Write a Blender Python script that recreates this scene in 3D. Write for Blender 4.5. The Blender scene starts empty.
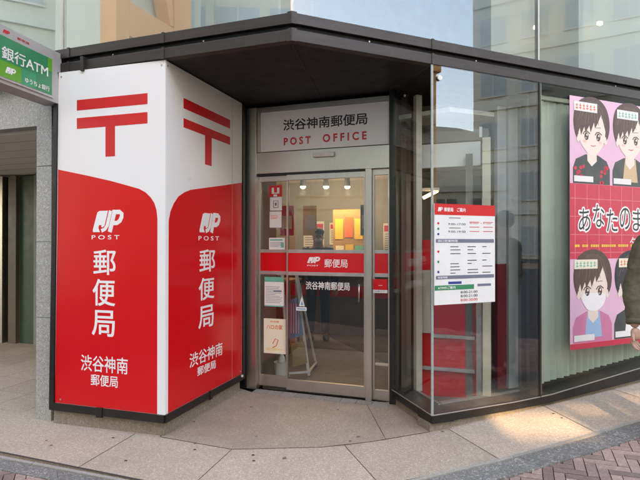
import bpy, bmesh, math, random
from mathutils import Vector, Matrix
random.seed(7)
R = math.radians
S = bpy.context.scene
C = S.collection

# ------------------------------------------------------------------ world, light, camera
w = bpy.data.worlds.new("World"); S.world = w; w.use_nodes = True
nt = w.node_tree; nt.nodes.clear()
SUN_AZ, SUN_EL = 178.0, 25.0
sky = nt.nodes.new('ShaderNodeTexSky'); sky.sky_type = 'NISHITA'; sky.sun_disc = False
sky.sun_elevation = R(SUN_EL); sky.sun_rotation = R(SUN_AZ); sky.air_density = 1.2; sky.dust_density = 0.8; sky.ozone_density = 3.0
bg = nt.nodes.new('ShaderNodeBackground'); bg.inputs[1].default_value = 0.15
wo = nt.nodes.new('ShaderNodeOutputWorld')
nt.links.new(sky.outputs[0], bg.inputs[0]); nt.links.new(bg.outputs[0], wo.inputs[0])
sd = bpy.data.lights.new('sun', 'SUN'); sd.energy = 2.0; sd.angle = R(0.5); sd.color = (1.0, 0.86, 0.66)
so = bpy.data.objects.new('sun', sd); C.objects.link(so)
sdir = Vector((math.sin(R(SUN_AZ))*math.cos(R(SUN_EL)), math.cos(R(SUN_AZ))*math.cos(R(SUN_EL)), math.sin(R(SUN_EL))))
so.rotation_euler = sdir.to_track_quat('Z', 'Y').to_euler()
cd = bpy.data.cameras.new('camera'); cam = bpy.data.objects.new('camera', cd); C.objects.link(cam)
cd.sensor_width = 36; cd.lens = 485/640*36; cd.clip_start = 0.05; cd.clip_end = 2000
cam.location = (0, 0, 1.5); cam.rotation_euler = (R(90.25), 0, 0)
S.camera = cam
S.view_settings.view_transform = 'Standard'; S.view_settings.look = 'None'
S.view_settings.exposure = 3.2; S.view_settings.use_white_balance = True; S.view_settings.white_balance_temperature = 9300; S.view_settings.white_balance_tint = 20; S.view_settings.gamma = 1
S.render.engine = 'CYCLES'
S.cycles.max_bounces = 10; S.cycles.transparent_max_bounces = 24; S.cycles.glossy_bounces = 5; S.cycles.diffuse_bounces = 4
S.cycles.caustics_reflective = False; S.cycles.caustics_refractive = False; S.cycles.sample_clamp_indirect = 4

# ------------------------------------------------------------------ materials
def newmat(name):
    m = bpy.data.materials.new(name); m.use_nodes = True
    n = m.node_tree.nodes; n.clear()
    o = n.new('ShaderNodeOutputMaterial')
    return m, n, m.node_tree.links, o
def mixc(n, l, fac, a, b, mode='MIX'):
    x = n.new('ShaderNodeMix'); x.data_type = 'RGBA'; x.blend_type = mode
    for inp, v in ((x.inputs[0], fac), (x.inputs[6], a), (x.inputs[7], b)):
        if hasattr(v, 'links') or hasattr(v, 'is_linked'): l.new(v, inp)
        elif isinstance(v, (int, float)): inp.default_value = v
        else: inp.default_value = (*v[:3], 1)
    return x.outputs[2]
def noise(n, l, scale, detail=3, rough=0.6, stretch=None, coord='Object'):
    tc = n.new('ShaderNodeTexCoord'); t = n.new('ShaderNodeTexNoise')
    t.inputs['Scale'].default_value = scale; t.inputs['Detail'].default_value = detail; t.inputs['Roughness'].default_value = rough
    if stretch:
        mp = n.new('ShaderNodeMapping'); mp.inputs['Scale'].default_value = stretch
        l.new(tc.outputs[coord], mp.inputs[0]); l.new(mp.outputs[0], t.inputs[0])
    else: l.new(tc.outputs[coord], t.inputs[0])
    return t.outputs[0]
def ramp(n, l, v, a, b):
    r = n.new('ShaderNodeMapRange'); r.inputs[1].default_value = a; r.inputs[2].default_value = b
    l.new(v, r.inputs[0]); return r.outputs[0]
def mat(name, col, rough=0.5, metal=0.0, var=0.12, scale=6, bump=0.0, bscale=60, coat=0.0, stretch=None, dirt=None, rvar=0.08):
    m, n, l, o = newmat(name)
    p = n.new('ShaderNodeBsdfPrincipled'); l.new(p.outputs[0], o.inputs[0])
    nz = noise(n, l, scale, 5, 0.65, stretch)
    c = mixc(n, l, ramp(n, l, nz, 0.3, 0.7), [x*(1-var) for x in col], [min(1, x*(1+var)) for x in col])
    if dirt:
        d = ramp(n, l, noise(n, l, dirt[1], 8, 0.75), 0.52, 0.72)
        md = n.new('ShaderNodeMath'); md.operation = 'MULTIPLY'; md.inputs[1].default_value = dirt[2]; l.new(d, md.inputs[0])
        c = mixc(n, l, md.outputs[0], c, dirt[0])
    l.new(c, p.inputs['Base Color'])
    mr = n.new('ShaderNodeMapRange'); mr.inputs[1].default_value = 0.3; mr.inputs[2].default_value = 0.7
    mr.inputs[3].default_value = max(0.02, rough-rvar); mr.inputs[4].default_value = min(1, rough+rvar)
    l.new(noise(n, l, scale*2.3, 4, 0.7, stretch), mr.inputs[0]); l.new(mr.outputs[0], p.inputs['Roughness'])
    p.inputs['Metallic'].default_value = metal
    p.inputs['Coat Weight'].default_value = coat; p.inputs['Coat Roughness'].default_value = 0.06
    if bump:
        b = n.new('ShaderNodeBump'); b.inputs['Strength'].default_value = bump; b.inputs['Distance'].default_value = 0.004
        l.new(noise(n, l, bscale, 4, 0.7, stretch), b.inputs['Height']); l.new(b.outputs[0], p.inputs['Normal'])
    return m
def granite(name, base, light, dark, cell=170, blot=1.3, rough=0.75, island=0.12, stain=(0.5, 0.72, 0.45)):
    m, n, l, o = newmat(name)
    p = n.new('ShaderNodeBsdfPrincipled'); l.new(p.outputs[0], o.inputs[0])
    tc = n.new('ShaderNodeTexCoord'); v = n.new('ShaderNodeTexVoronoi'); v.inputs['Scale'].default_value = cell
    l.new(tc.outputs['Object'], v.inputs[0])
    sp = n.new('ShaderNodeSeparateColor'); l.new(v.outputs['Color'], sp.inputs[0])
    c = mixc(n, l, ramp(n, l, sp.outputs[0], 0.55, 1.0), base, light)
    c = mixc(n, l, ramp(n, l, sp.outputs[1], 0.78, 1.1), c, dark)
    b = ramp(n, l, noise(n, l, cell*0.3, 4, 0.7), 0.35, 0.7)
    c = mixc(n, l, b, c, [x*0.78 for x in base])
    st = ramp(n, l, noise(n, l, blot, 9, 0.72), stain[0], stain[1])
    mm = n.new('ShaderNodeMath'); mm.operation = 'MULTIPLY'; mm.inputs[1].default_value = stain[2]; l.new(st, mm.inputs[0])
    c = mixc(n, l, mm.outputs[0], c, [x*0.5 for x in base])
    sc = ramp(n, l, noise(n, l, 14, 6, 0.8), 0.60, 0.78)
    mm2 = n.new('ShaderNodeMath'); mm2.operation = 'MULTIPLY'; mm2.inputs[1].default_value = 0.4; l.new(sc, mm2.inputs[0])
    c = mixc(n, l, mm2.outputs[0], c, [x*0.55 for x in base])
    g = n.new('ShaderNodeNewGeometry'); iv = n.new('ShaderNodeMapRange')
    iv.inputs[3].default_value = 1-island; iv.inputs[4].default_value = 1+island
    l.new(g.outputs['Random Per Island'], iv.inputs[0])
    hs = n.new('ShaderNodeHueSaturation'); l.new(iv.outputs[0], hs.inputs['Value']); l.new(c, hs.inputs['Color'])
    l.new(hs.outputs[0], p.inputs['Base Color']); p.inputs['Roughness'].default_value = rough
    bp = n.new('ShaderNodeBump'); bp.inputs['Strength'].default_value = 0.35; bp.inputs['Distance'].default_value = 0.002
    l.new(v.outputs['Distance'], bp.inputs['Height']); l.new(bp.outputs[0], p.inputs['Normal'])
    return m
def glass(name, refl, tint=(1, 1, 1), rough=0.0, wav=0.0, fres=1.0):
    m, n, l, o = newmat(name)
    t = n.new('ShaderNodeBsdfTransparent'); t.inputs[0].default_value = (*tint, 1)
    g = n.new('ShaderNodeBsdfGlossy'); g.inputs['Roughness'].default_value = rough; g.inputs[0].default_value = (1, 1, 1, 1)
    ge = n.new('ShaderNodeNewGeometry'); dt = n.new('ShaderNodeVectorMath'); dt.operation = 'DOT_PRODUCT'
    l.new(ge.outputs['Incoming'], dt.inputs[0]); l.new(ge.outputs['Normal'], dt.inputs[1])
    ab = n.new('ShaderNodeMath'); ab.operation = 'ABSOLUTE'; l.new(dt.outputs['Value'], ab.inputs[0])
    om = n.new('ShaderNodeMath'); om.operation = 'SUBTRACT'; om.inputs[0].default_value = 1; l.new(ab.outputs[0], om.inputs[1])
    fr = n.new('ShaderNodeMath'); fr.operation = 'POWER'; fr.inputs[1].default_value = 5; l.new(om.outputs[0], fr.inputs[0])
    a = n.new('ShaderNodeMath'); a.operation = 'MULTIPLY_ADD'; a.inputs[1].default_value = fres; a.inputs[2].default_value = refl; a.use_clamp = True
    l.new(fr.outputs[0], a.inputs[0])
    mx = n.new('ShaderNodeMixShader'); l.new(a.outputs[0], mx.inputs[0]); l.new(t.outputs[0], mx.inputs[1]); l.new(g.outputs[0], mx.inputs[2]); l.new(mx.outputs[0], o.inputs[0])
    if wav:
        b = n.new('ShaderNodeBump'); b.inputs['Strength'].default_value = wav; b.inputs['Distance'].default_value = 0.02
        l.new(noise(n, l, 1.1, 1, 0.4), b.inputs['Height']); l.new(b.outputs[0], g.inputs['Normal'])
    return m
def emis(name, col, s):
    m, n, l, o = newmat(name); e = n.new('ShaderNodeEmission'); e.inputs[0].default_value = (*col, 1); e.inputs[1].default_value = s
    l.new(e.outputs[0], o.inputs[0]); return m
M = dict(
    red=mat('red_vinyl', (0.76, 0.006, 0.010), 0.24, var=0.025, scale=1.2, coat=0.1, rvar=0.03),
    white=mat('white_acrylic', (0.84, 0.81, 0.78), 0.3, var=0.012, scale=1, coat=0.25, rvar=0.03),
    mark=mat('white_vinyl', (0.86, 0.83, 0.80), 0.4, var=0.03),
    markred=mat('red_mark', (0.70, 0.014, 0.018), 0.35, var=0.05, coat=0.2),
    black=mat('black_frame', (0.009, 0.0085, 0.0085), 0.35, var=0.3, scale=8, dirt=((0.045, 0.038, 0.03), 9, 0.5)),
    bronze=mat('bronze_rail', (0.044, 0.035, 0.030), 0.40, metal=0.35, var=0.2, scale=5, stretch=(0.6, 8, 8), dirt=((0.085, 0.068, 0.056), 6, 0.4)),
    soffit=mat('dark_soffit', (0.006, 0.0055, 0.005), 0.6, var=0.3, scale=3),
    steel=mat('brushed_steel', (0.58, 0.52, 0.46), 0.36, metal=1.0, var=0.05, scale=5, stretch=(22, 4, 0.7), bump=0.03, bscale=40, dirt=((0.42, 0.37, 0.32), 3, 0.3)),
    alu=mat('aluminium', (0.50, 0.47, 0.43), 0.42, metal=0.7, var=0.12, scale=10),
    beige=mat('beige_frame', (0.60, 0.56, 0.47), 0.45, metal=0.1, var=0.08, scale=5),
    gold=mat('gold_post', (0.72, 0.62, 0.44), 0.4, metal=0.0, var=0.08),
    signboard=mat('sign_board', (0.86, 0.83, 0.80), 0.42, var=0.02, scale=2),
    ink=mat('black_ink', (0.02, 0.02, 0.02), 0.5),
    slate=mat('slate_ink', (0.16, 0.17, 0.22), 0.5),
    navy=mat('navy_ink', (0.02, 0.04, 0.25), 0.5),
    green=mat('green_print', (0.010, 0.24, 0.10), 0.35, var=0.06, coat=0.2),
    lime=mat('lime_print', (0.10, 0.36, 0.035), 0.35, var=0.06, coat=0.2),
    grey=mat('grey_casing', (0.42, 0.40, 0.38), 0.45, var=0.08, scale=3, dirt=((0.25, 0.22, 0.20), 5, 0.4)),
    paper=mat('paper', (0.78, 0.76, 0.72), 0.7, var=0.04), cream=mat('cream_paper', (0.82, 0.74, 0.56), 0.7, var=0.04),
    orange=mat('orange_ink', (0.80, 0.16, 0.04), 0.6), yellow=mat('yellow_ink', (0.80, 0.52, 0.06), 0.6), teal=mat('teal_ink', (0.10, 0.45, 0.32), 0.6),
    blue=mat('blue_ink', (0.10, 0.30, 0.50), 0.6),
    pink=mat('pink_print', (0.78, 0.46, 0.58), 0.5, var=0.04, scale=3), posterred=mat('poster_red', (0.66, 0.035, 0.07), 0.45, var=0.1, scale=9),
    skinp=mat('print_skin', (0.84, 0.68, 0.58), 0.5, var=0.02), hairp=mat('print_hair', (0.10, 0.055, 0.045), 0.5, var=0.25, scale=40, stretch=(6, 1, 0.6)),
    hairp2=mat('print_hair_dark', (0.03, 0.03, 0.04), 0.5, var=0.2, scale=30), cardi=mat('print_cardigan', (0.68, 0.20, 0.33), 0.5, var=0.05),
    hairl=mat('print_hair_light', (0.22, 0.13, 0.10), 0.5), blush=mat('print_blush', (0.84, 0.52, 0.46), 0.5),
    hood=mat('print_hoodie', (0.055, 0.065, 0.06), 0.5, var=0.2), tan=mat('print_tan', (0.62, 0.42, 0.24), 0.5, var=0.05), bluep=mat('print_blue', (0.30, 0.48, 0.66), 0.5, var=0.05),
    blind=mat('blind_fabric', (0.58, 0.59, 0.54), 0.8, var=0.06, scale=3, bump=0.1, bscale=300),
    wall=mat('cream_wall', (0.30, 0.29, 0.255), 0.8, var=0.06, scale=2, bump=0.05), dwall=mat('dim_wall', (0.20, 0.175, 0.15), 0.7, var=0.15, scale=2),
    ceil=mat('ceiling_board', (0.78, 0.73, 0.65), 0.85, var=0.05, scale=2),
    ifloor=mat('indoor_floor', (0.17, 0.145, 0.12), 0.4, var=0.3, scale=6, dirt=((0.05, 0.045, 0.04), 3, 0.5)),
    wood=mat('oak', (0.40, 0.24, 0.10), 0.5, var=0.2, scale=3, stretch=(1, 1, 8)), whitepaint=mat('white_paint', (0.72, 0.70, 0.66), 0.5, var=0.06, dirt=((0.4, 0.37, 0.33), 8, 0.4)),
    skin=mat('skin', (0.50, 0.29, 0.20), 0.5, var=0.1, scale=30, bump=0.15, bscale=200), hair=mat('hair', (0.02, 0.016, 0.014), 0.5, var=0.3, scale=60),
    olive=mat('olive_cloth', (0.105, 0.090, 0.050), 0.9, var=0.2, scale=14, bump=0.6, bscale=25), denim=mat('dark_denim', (0.03, 0.04, 0.06), 0.9, var=0.2, scale=40, bump=0.3, bscale=200),
    navycloth=mat('navy_cloth', (0.025, 0.035, 0.07), 0.85, var=0.2, scale=20), shoe=mat('black_shoe', (0.03, 0.03, 0.03), 0.4),
    stone=granite('plinth_stone', (0.27, 0.22, 0.16), (0.40, 0.34, 0.26), (0.12, 0.09, 0.06), 120, 3, 0.85, 0.05),
    pillar=granite('grey_granite', (0.36, 0.34, 0.31), (0.62, 0.60, 0.56), (0.07, 0.065, 0.06), 150, 1.5, 0.5, 0.06, (0.55, 0.8, 0.25)),
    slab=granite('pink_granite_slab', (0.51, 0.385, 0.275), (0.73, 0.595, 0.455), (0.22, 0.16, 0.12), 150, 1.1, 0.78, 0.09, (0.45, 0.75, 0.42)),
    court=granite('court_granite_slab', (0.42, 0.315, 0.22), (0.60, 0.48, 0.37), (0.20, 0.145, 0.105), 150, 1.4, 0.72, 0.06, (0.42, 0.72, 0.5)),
    kerb=granite('kerb_granite', (0.20, 0.18, 0.15), (0.50, 0.46, 0.40), (0.05, 0.045, 0.04), 110, 2, 0.85, 0.12, (0.45, 0.72, 0.55)),
    kerbl=granite('pale_kerb', (0.36, 0.32, 0.26), (0.48, 0.44, 0.38), (0.20, 0.17, 0.13), 200, 3, 0.8, 0.1),
    joint=mat('joint_mortar', (0.045, 0.038, 0.032), 0.95, var=0.3, scale=30), brick=granite('clay_paver', (0.37, 0.225, 0.18), (0.47, 0.32, 0.27), (0.22, 0.13, 0.10), 110, 1.5, 0.85, 0.34, (0.45, 0.75, 0.4)),
    asphalt=mat('asphalt', (0.05, 0.05, 0.05), 0.9, var=0.2, scale=3, bump=0.4, bscale=200),
    f_cream=mat('facade_cream', (0.62, 0.60, 0.52), 0.8, var=0.06, scale=0.8), f_orange=mat('facade_sunlit_orange', (0.80, 0.36, 0.13), 0.8, var=0.06, scale=0.8), f_grey=mat('facade_grey', (0.46, 0.45, 0.40), 0.8, var=0.06, scale=0.5),
    f_white=mat('facade_white', (0.66, 0.64, 0.58), 0.8, var=0.05, scale=0.5), f_dark=mat('window_dark', (0.05, 0.06, 0.07), 0.15, var=0.2, scale=1), f_win=mat('window_soft', (0.44, 0.48, 0.50), 0.2, var=0.1, scale=1), f_deep=mat('sky_blue_backing', (0.10, 0.15, 0.19), 0.6), f_pale=mat('window_pale', (0.36, 0.44, 0.46), 0.2, var=0.1, scale=1),
    sky_pane=mat('spandrel_backing', (0.56, 0.56, 0.56), 0.6, var=0.06, scale=0.6),
    lamp=emis('lamp_glow', (1.0, 0.86, 0.62), 3), tube=emis('tube_glow', (1.0, 0.80, 0.42), 1.2),
    g_door=glass('door_glass', 0.055, (0.93, 0.945, 0.93), fres=1.0), g_bay=glass('bay_glass', 0.075, (0.90, 0.94, 0.94), wav=0.02, fres=1.0),
    g_blind=glass('blind_window_glass', 0.02, (0.90, 0.94, 0.91), wav=0.02, fres=1.0), g_upa=glass('left_upper_glass', 0.22, (0.86, 0.90, 0.88), 0.015, wav=0.03, fres=1.0), g_up=glass('upper_glass', 0.075, (0.86, 0.90, 0.88), 0.015, wav=0.03, fres=1.0),
    g_edge=mat('glass_edge', (0.30, 0.36, 0.34), 0.3, var=0.1),
)

# ------------------------------------------------------------------ mesh helpers
class MB:
    def __init__(s): s.b = bmesh.new()
    def box(s, x0, x1, y0, y1, z0, z1, bev=0):
        t = bmesh.new(); bmesh.ops.create_cube(t, size=1)
        for v in t.verts: v.co = Vector(((x0+x1)/2+v.co.x*(x1-x0), (y0+y1)/2+v.co.y*(y1-y0), (z0+z1)/2+v.co.z*(z1-z0)))
        if bev: bmesh.ops.bevel(t, geom=t.edges[:], offset=bev, segments=2, affect='EDGES', profile=0.6)
        return s.add(t)
    def add(s, t):
        me = bpy.data.meshes.new('t'); t.to_mesh(me); t.free(); s.b.from_mesh(me); bpy.data.meshes.remove(me); return s
    def prism(s, pts, y0, y1):            # outline in x,z pulled from y0 (back) to y1 (front)
        a = [s.b.verts.new((x, y0, z)) for x, z in pts]; b = [s.b.verts.new((x, y1, z)) for x, z in pts]; n = len(pts)
        s.b.faces.new(a); s.b.faces.new(b[::-1])
        for i in range(n): s.b.faces.new((a[i], b[i], b[(i+1) % n], a[(i+1) % n]))
        return s
    def slab(s, pts, z0, z1, gz=None):    # outline in x,y pulled from z0 to z1
        g = gz or (lambda x, y: 0)
        a = [s.b.verts.new((x, y, z0+g(x, y))) for x, y in pts]; b = [s.b.verts.new((x, y, z1+g(x, y))) for x, y in pts]; n = len(pts)
        s.b.faces.new(a[::-1]); s.b.faces.new(b)
        for i in range(n): s.b.faces.new((a[i], a[(i+1) % n], b[(i+1) % n], b[i]))
        return s
    def sheet(s, pts):
        s.b.faces.new([s.b.verts.new(p) for p in pts]); return s
    def disc(s, cx, cz, rx, rz, y0, y1, n=24):
        return s.prism([(cx+rx*math.cos(i*2*math.pi/n), cz+rz*math.sin(i*2*math.pi/n)) for i in range(n)], y0, y1)
    def cyl(s, p, q, r, r2=None, n=16):
        p, q = Vector(p), Vector(q); d = q-p; t = bmesh.new()
        bmesh.ops.create_cone(t, cap_ends=True, segments=n, radius1=r, radius2=r if r2 is None else r2, depth=d.length)
        bmesh.ops.transform(t, matrix=Matrix.Translation((p+q)/2) @ d.to_track_quat('Z', 'Y').to_matrix().to_4x4(), verts=t.verts)
        return s.add(t)
    def bar(s, p, q, wd, dp, bev=0.002):
        p, q = Vector(p), Vector(q); d = q-p; t = bmesh.new(); bmesh.ops.create_cube(t, size=1)
        for v in t.verts: v.co = Vector((v.co.x*wd, v.co.y*dp, v.co.z*d.length))
        if bev: bmesh.ops.bevel(t, geom=t.edges[:], offset=bev, segments=1, affect='EDGES')
        bmesh.ops.transform(t, matrix=Matrix.Translation((p+q)/2) @ d.to_track_quat('Z', 'Y').to_matrix().to_4x4(), verts=t.verts)
        return s.add(t)
    def ball(s, c, r, seg=16):
        t = bmesh.new(); bmesh.ops.create_uvsphere(t, u_segments=seg, v_segments=seg//2+2, radius=1)
        for v in t.verts: v.co = Vector((c[0]+v.co.x*r[0], c[1]+v.co.y*r[1], c[2]+v.co.z*r[2]))
        return s.add(t)
    def stroke(s, pts, wd, y0, y1, close=False):   # polyline band in x,z
        P = [Vector(p) for p in pts]; L = []; Rr = []; n = len(P)
        for i in range(n):
            a = P[i-1] if (i or close) else P[i]; c = P[(i+1) % n] if (i < n-1 or close) else P[i]
            t = (c-a).normalized(); nn = Vector((-t.y, t.x))*wd/2; L.append(P[i]+nn); Rr.append(P[i]-nn)
        for i in range(n if close else n-1):
            j = (i+1) % n; s.prism([tuple(L[i]), tuple(Rr[i]), tuple(Rr[j]), tuple(L[j])], y0, y1)
        return s
    def text(s, body, x0, x1, z0, z1, y=0.0, th=0.0006, bold=0.0, shear=0.0):
        cu = bpy.data.curves.new('t', 'FONT'); cu.body = body; cu.extrude = 0.1; cu.shear = shear; cu.resolution_u = 4
        o = bpy.data.objects.new('t', cu); C.objects.link(o); bpy.context.view_layer.update()
        me = bpy.data.meshes.new_from_object(o.evaluated_get(bpy.context.evaluated_depsgraph_get()))
        vs = [v.co for v in me.vertices]
        if vs:
            ax, bx = min(v.x for v in vs)-bold, max(v.x for v in vs)+bold; az, bz = min(v.y for v in vs)-bold, max(v.y for v in vs)+bold
            nd = 0 if bold == 0 else (4 if bold < .03 else 14)
            offs_ = [(0, 0)]+[(bold*math.cos(math.pi*(2*k+1)/nd), bold*math.sin(math.pi*(2*k+1)/nd)) for k in range(nd)]
            for q, (ox, oz) in enumerate(offs_):
                nv = [s.b.verts.new((x0+(v.x+ox-ax)/(bx-ax)*(x1-x0), y-(th+q*.00002 if v.z > 0 else 0), z0+(v.y+oz-az)/(bz-az)*(z1-z0))) for v in vs]
                for p in me.polygons:
                    try: s.b.faces.new([nv[i] for i in p.vertices])
                    except ValueError: pass
        bpy.data.objects.remove(o); bpy.data.curves.remove(cu); bpy.data.meshes.remove(me)
        return s
    def build(s, name, m, parent=None, fr=None, smooth=False):
        bmesh.ops.recalc_face_normals(s.b, faces=s.b.faces)
        me = bpy.data.meshes.new(name); s.b.to_mesh(me); s.b.free()
        if smooth:
            for p in me.polygons: p.use_smooth = True
        me.materials.append(M[m] if isinstance(m, str) else m)
        o = bpy.data.objects.new(name, me); C.objects.link(o)
        if fr: o.location = fr[0]; o.rotation_euler = (0, 0, fr[1])
        if parent: o.parent = parent
        return o
def tag(o, label=None, cat=None, group=None, kind=None):
    for k, v in (('label', label), ('category', cat), ('group', group), ('kind', kind)):
        if v: o[k] = v
    return o
def thing(name, label, cat, fr=((0, 0, 0), 0), group=None):
    o = bpy.data.objects.new(name, None); C.objects.link(o); o.empty_display_size = 0.2
    o.location = fr[0]; o.rotation_euler = (0, 0, fr[1]); return tag(o, label, cat, group)
def frame(P, Q, z=0):
    return ((P[0], P[1], z), math.atan2(Q[1]-P[1], Q[0]-P[0]))
def sub(fr, x, y=0, z=0):
    c, s = math.cos(fr[1]), math.sin(fr[1])
    return ((fr[0][0]+c*x-s*y, fr[0][1]+s*x+c*y, fr[0][2]+z), fr[1])

BL, BC, BR = (-2.157, 3.994), (-1.186, 3.71), (-0.785, 4.88)
D1, D2 = (-0.626, 4.95), (0.652, 4.52)
K, G1, G3 = (-0.194, 3.361), (0.880, 3.81), (3.138, 4.755)
A0 = (K[0]-0.9484*5, K[1]+0.3171*5)
FA, FB, FD = frame(A0, K), frame(K, G3), frame(D1, D2)
FL, FR_ = frame(BL, BC), frame(BC, BR)
FRet = frame(D2, G1)
BW = math.hypot(BR[0]-BC[0], BR[1]-BC[1])
def gz(x, y): return 0.048*max(0.0, (x+0.194)*0.9225+(y-3.361)*0.386-1.2)

# ------------------------------------------------------------------ ground
def lerp(a, b, t): return (a[0]+(b[0]-a[0])*t, a[1]+(b[1]-a[1])*t)
g = MB()
xs = [-400, -60, -20, -6, -3, -1, 0, 1, 2, 3, 4, 6, 9, 14, 20, 60, 400]; ys = [-400, -60, -20, -8, -3, 0, 1, 2, 3, 4, 5, 6, 8, 12, 20, 60, 400]
def gzc(x, y): return min(gz(x, y), 0.6)
vv = {(i, j): g.b.verts.new((x, y, gzc(x, y)-0.03)) for i, x in enumerate(xs) for j, y in enumerate(ys)}
for i in range(len(xs)-1):
    for j in range(len(ys)-1): g.b.faces.new((vv[i, j], vv[i+1, j], vv[i+1, j+1], vv[i, j+1]))
tag(g.build('road', 'asphalt'), kind='structure')

KA = (-0.223, 2.741)
def kA(x): return (x, 3.171-0.3546*(x+1.436))
def kB(x): return (x, 3.065+0.4097*(x-0.568))
a0, a1, a2, a3, a4 = (-1.232, 3.74), (-0.638, 3.515), (0.0, 3.55), (0.375, 3.646), (0.869, 3.838)
j1t, j1b, j2b, j3t, j3b = (-1.446, 3.80), kA(-1.61), kA(-0.80), (0.18, 3.585), kB(0.377)
j4t, j4b, j5t, j5b, j6t, j6b = (1.027, 3.88), kB(1.236), (1.966, 4.31), kB(2.10), (2.79, 4.655), kB(2.99)
def inn(p, fr, d): # push a point inward of a facade
    return (p[0]-math.sin(fr[1])*d, p[1]+math.cos(fr[1])*d)
q0, q0b = (-5.2, 5.0), kA(-5.2)
slabs = [[inn(q0, FA, .1), q0b, j1b, inn(j1t, FA, .1)], [inn(j1t, FA, .1), j1b, j2b, a1, a0, inn(a0, FA, .12)], [a1, j2b, KA, j3b, j3t, a2],
         [j3t, j3b, j4b, j4t, inn(j4t, FB, .12), (0.93, 3.97), a4, a3], [inn(j4t, FB, .1), j4b, j5b, inn(j5t, FB, .1)], [inn(j5t, FB, .1), j5b, j6b, inn(j6t, FB, .1)],
         [inn(j6t, FB, .1), j6b, kB(4.6), inn((4.35, 5.29), FB, .1)], [inn((4.35, 5.29), FB, .1), kB(4.6), kB(9), inn((8.7, 7.1), FB, .1)]]
s_ = MB()
for p in slabs: s_.slab(p, -0.028, 0, gz)
tag(s_.build('pavement', 'slab'), kind='structure')
court = [[a0, a1, a2, (-0.16, 4.06), (-0.24, 4.72), inn(D1, FD, -.10), inn((-0.82, 5.03), FD, -.02), (-0.86, 4.95), (-1.26, 3.86)],
         [a2, a3, a4, (0.86, 3.95), (0.66, 4.47), (0.46, 4.50), (0.35, 4.52), (-0.24, 4.72), (-0.16, 4.06)]]
s_ = MB()
cj = (0.50, 3.69)
court = [[a0, a1, a2, a3, cj, lerp(D1, D2, .86)[:2] and inn(lerp(D1, D2, .86), FD, -.12), inn(D1, FD, -.12), (-0.86, 5.02), (-0.86, 4.92), (-1.26, 3.86)],
         [cj, a4, (0.93, 3.95), (0.72, 4.60), inn(lerp(D1, D2, .86), FD, -.12)]]
for p in court: s_.slab(p, -0.028, 0)
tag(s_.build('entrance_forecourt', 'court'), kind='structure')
# threshold row of small setts before the door
s_ = MB(); n = 9
for i in range(n):
    x0 = -0.02+i*0.152
    s_.slab([(x0, -0.115), (x0+0.147, -0.115), (x0+0.147, 0.0), (x0, 0.0)], -0.028, 0.003)
tag(s_.build('door_threshold', 'kerbl', None, FD), kind='structure')
# joints between the slabs
def ribbon(mb, pts, wd=0.006, z=0.002):
    for a, b in zip(pts, pts[1:]):
        d = Vector((b[0]-a[0], b[1]-a[1])); nseg = max(1, int(d.length/0.4)); nn = Vector((-d.y, d.x)).normalized()*wd/2
        for k in range(nseg):
            p, q = lerp(a, b, k/nseg), lerp(a, b, (k+1)/nseg)
            mb.sheet([(p[0]+nn.x, p[1]+nn.y, gz(*p)+z), (p[0]-nn.x, p[1]-nn.y, gz(*p)+z), (q[0]-nn.x, q[1]-nn.y, gz(*q)+z), (q[0]+nn.x, q[1]+nn.y, gz(*q)+z)])
j = MB(); ribbon(j, [a0, a1, a2, a3, a4], 0.006)
for a, b in ((j1t, j1b), (a1, j2b), (j3t, j3b), (j4t, j4b), (j5t, j5b), (j6t, j6b)): ribbon(j, [a, b], 0.0045)
ribbon(j, [cj, inn(lerp(D1, D2, .86), FD, -.12)], 0.004)
ribbon(j, [kA(-5.2), KA, kB(9)], 0.014)
tag(j.build('pavement_joints', 'joint'), kind='structure')
# drilled holes in the slabs
h = MB()
for x, y in ((-0.93, 3.62), (-0.905, 3.51), (-0.47, 3.42), (-0.455, 3.33), (1.97, 4.10), (1.99, 4.00), (-1.585, 3.72), (-1.33, 3.33), (-1.05, 4.05)):
    t = [(x+0.012*random.uniform(.7, 1.2)*math.cos(a*math.pi/4), y+0.010*random.uniform(.7, 1.2)*math.sin(a*math.pi/4)) for a in range(8)]
    h.sheet([(p[0], p[1], gz(*p)+0.003) for p in t])
random.seed(21)
tag(h.build('pavement_spots', 'joint'), kind='structure')
gm = MB()
for k in range(26):
    x, y = random.uniform(-2.2, 3.0), random.uniform(3.0, 4.5)
    dA = (x-KA[0])*-math.sin(FA[1])+(y-KA[1])*math.cos(FA[1]); dB = (x-KA[0])*-math.sin(FB[1])+(y-KA[1])*math.cos(FB[1])
    if min(dA, dB) < .04: continue
    rr = random.uniform(.008, .019); t = [(x+rr*random.uniform(.75, 1.2)*math.cos(a*math.pi/5), y+rr*random.uniform(.7, 1.15)*math.sin(a*math.pi/5)) for a in range(10)]
    gm.sheet([(p[0], p[1], gz(*p)+0.0028) for p in t])
tag(gm.build('pavement_stains', mat('old_gum', (.17, .135, .11), .9, var=.3, scale=40)), kind='structure')
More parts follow.
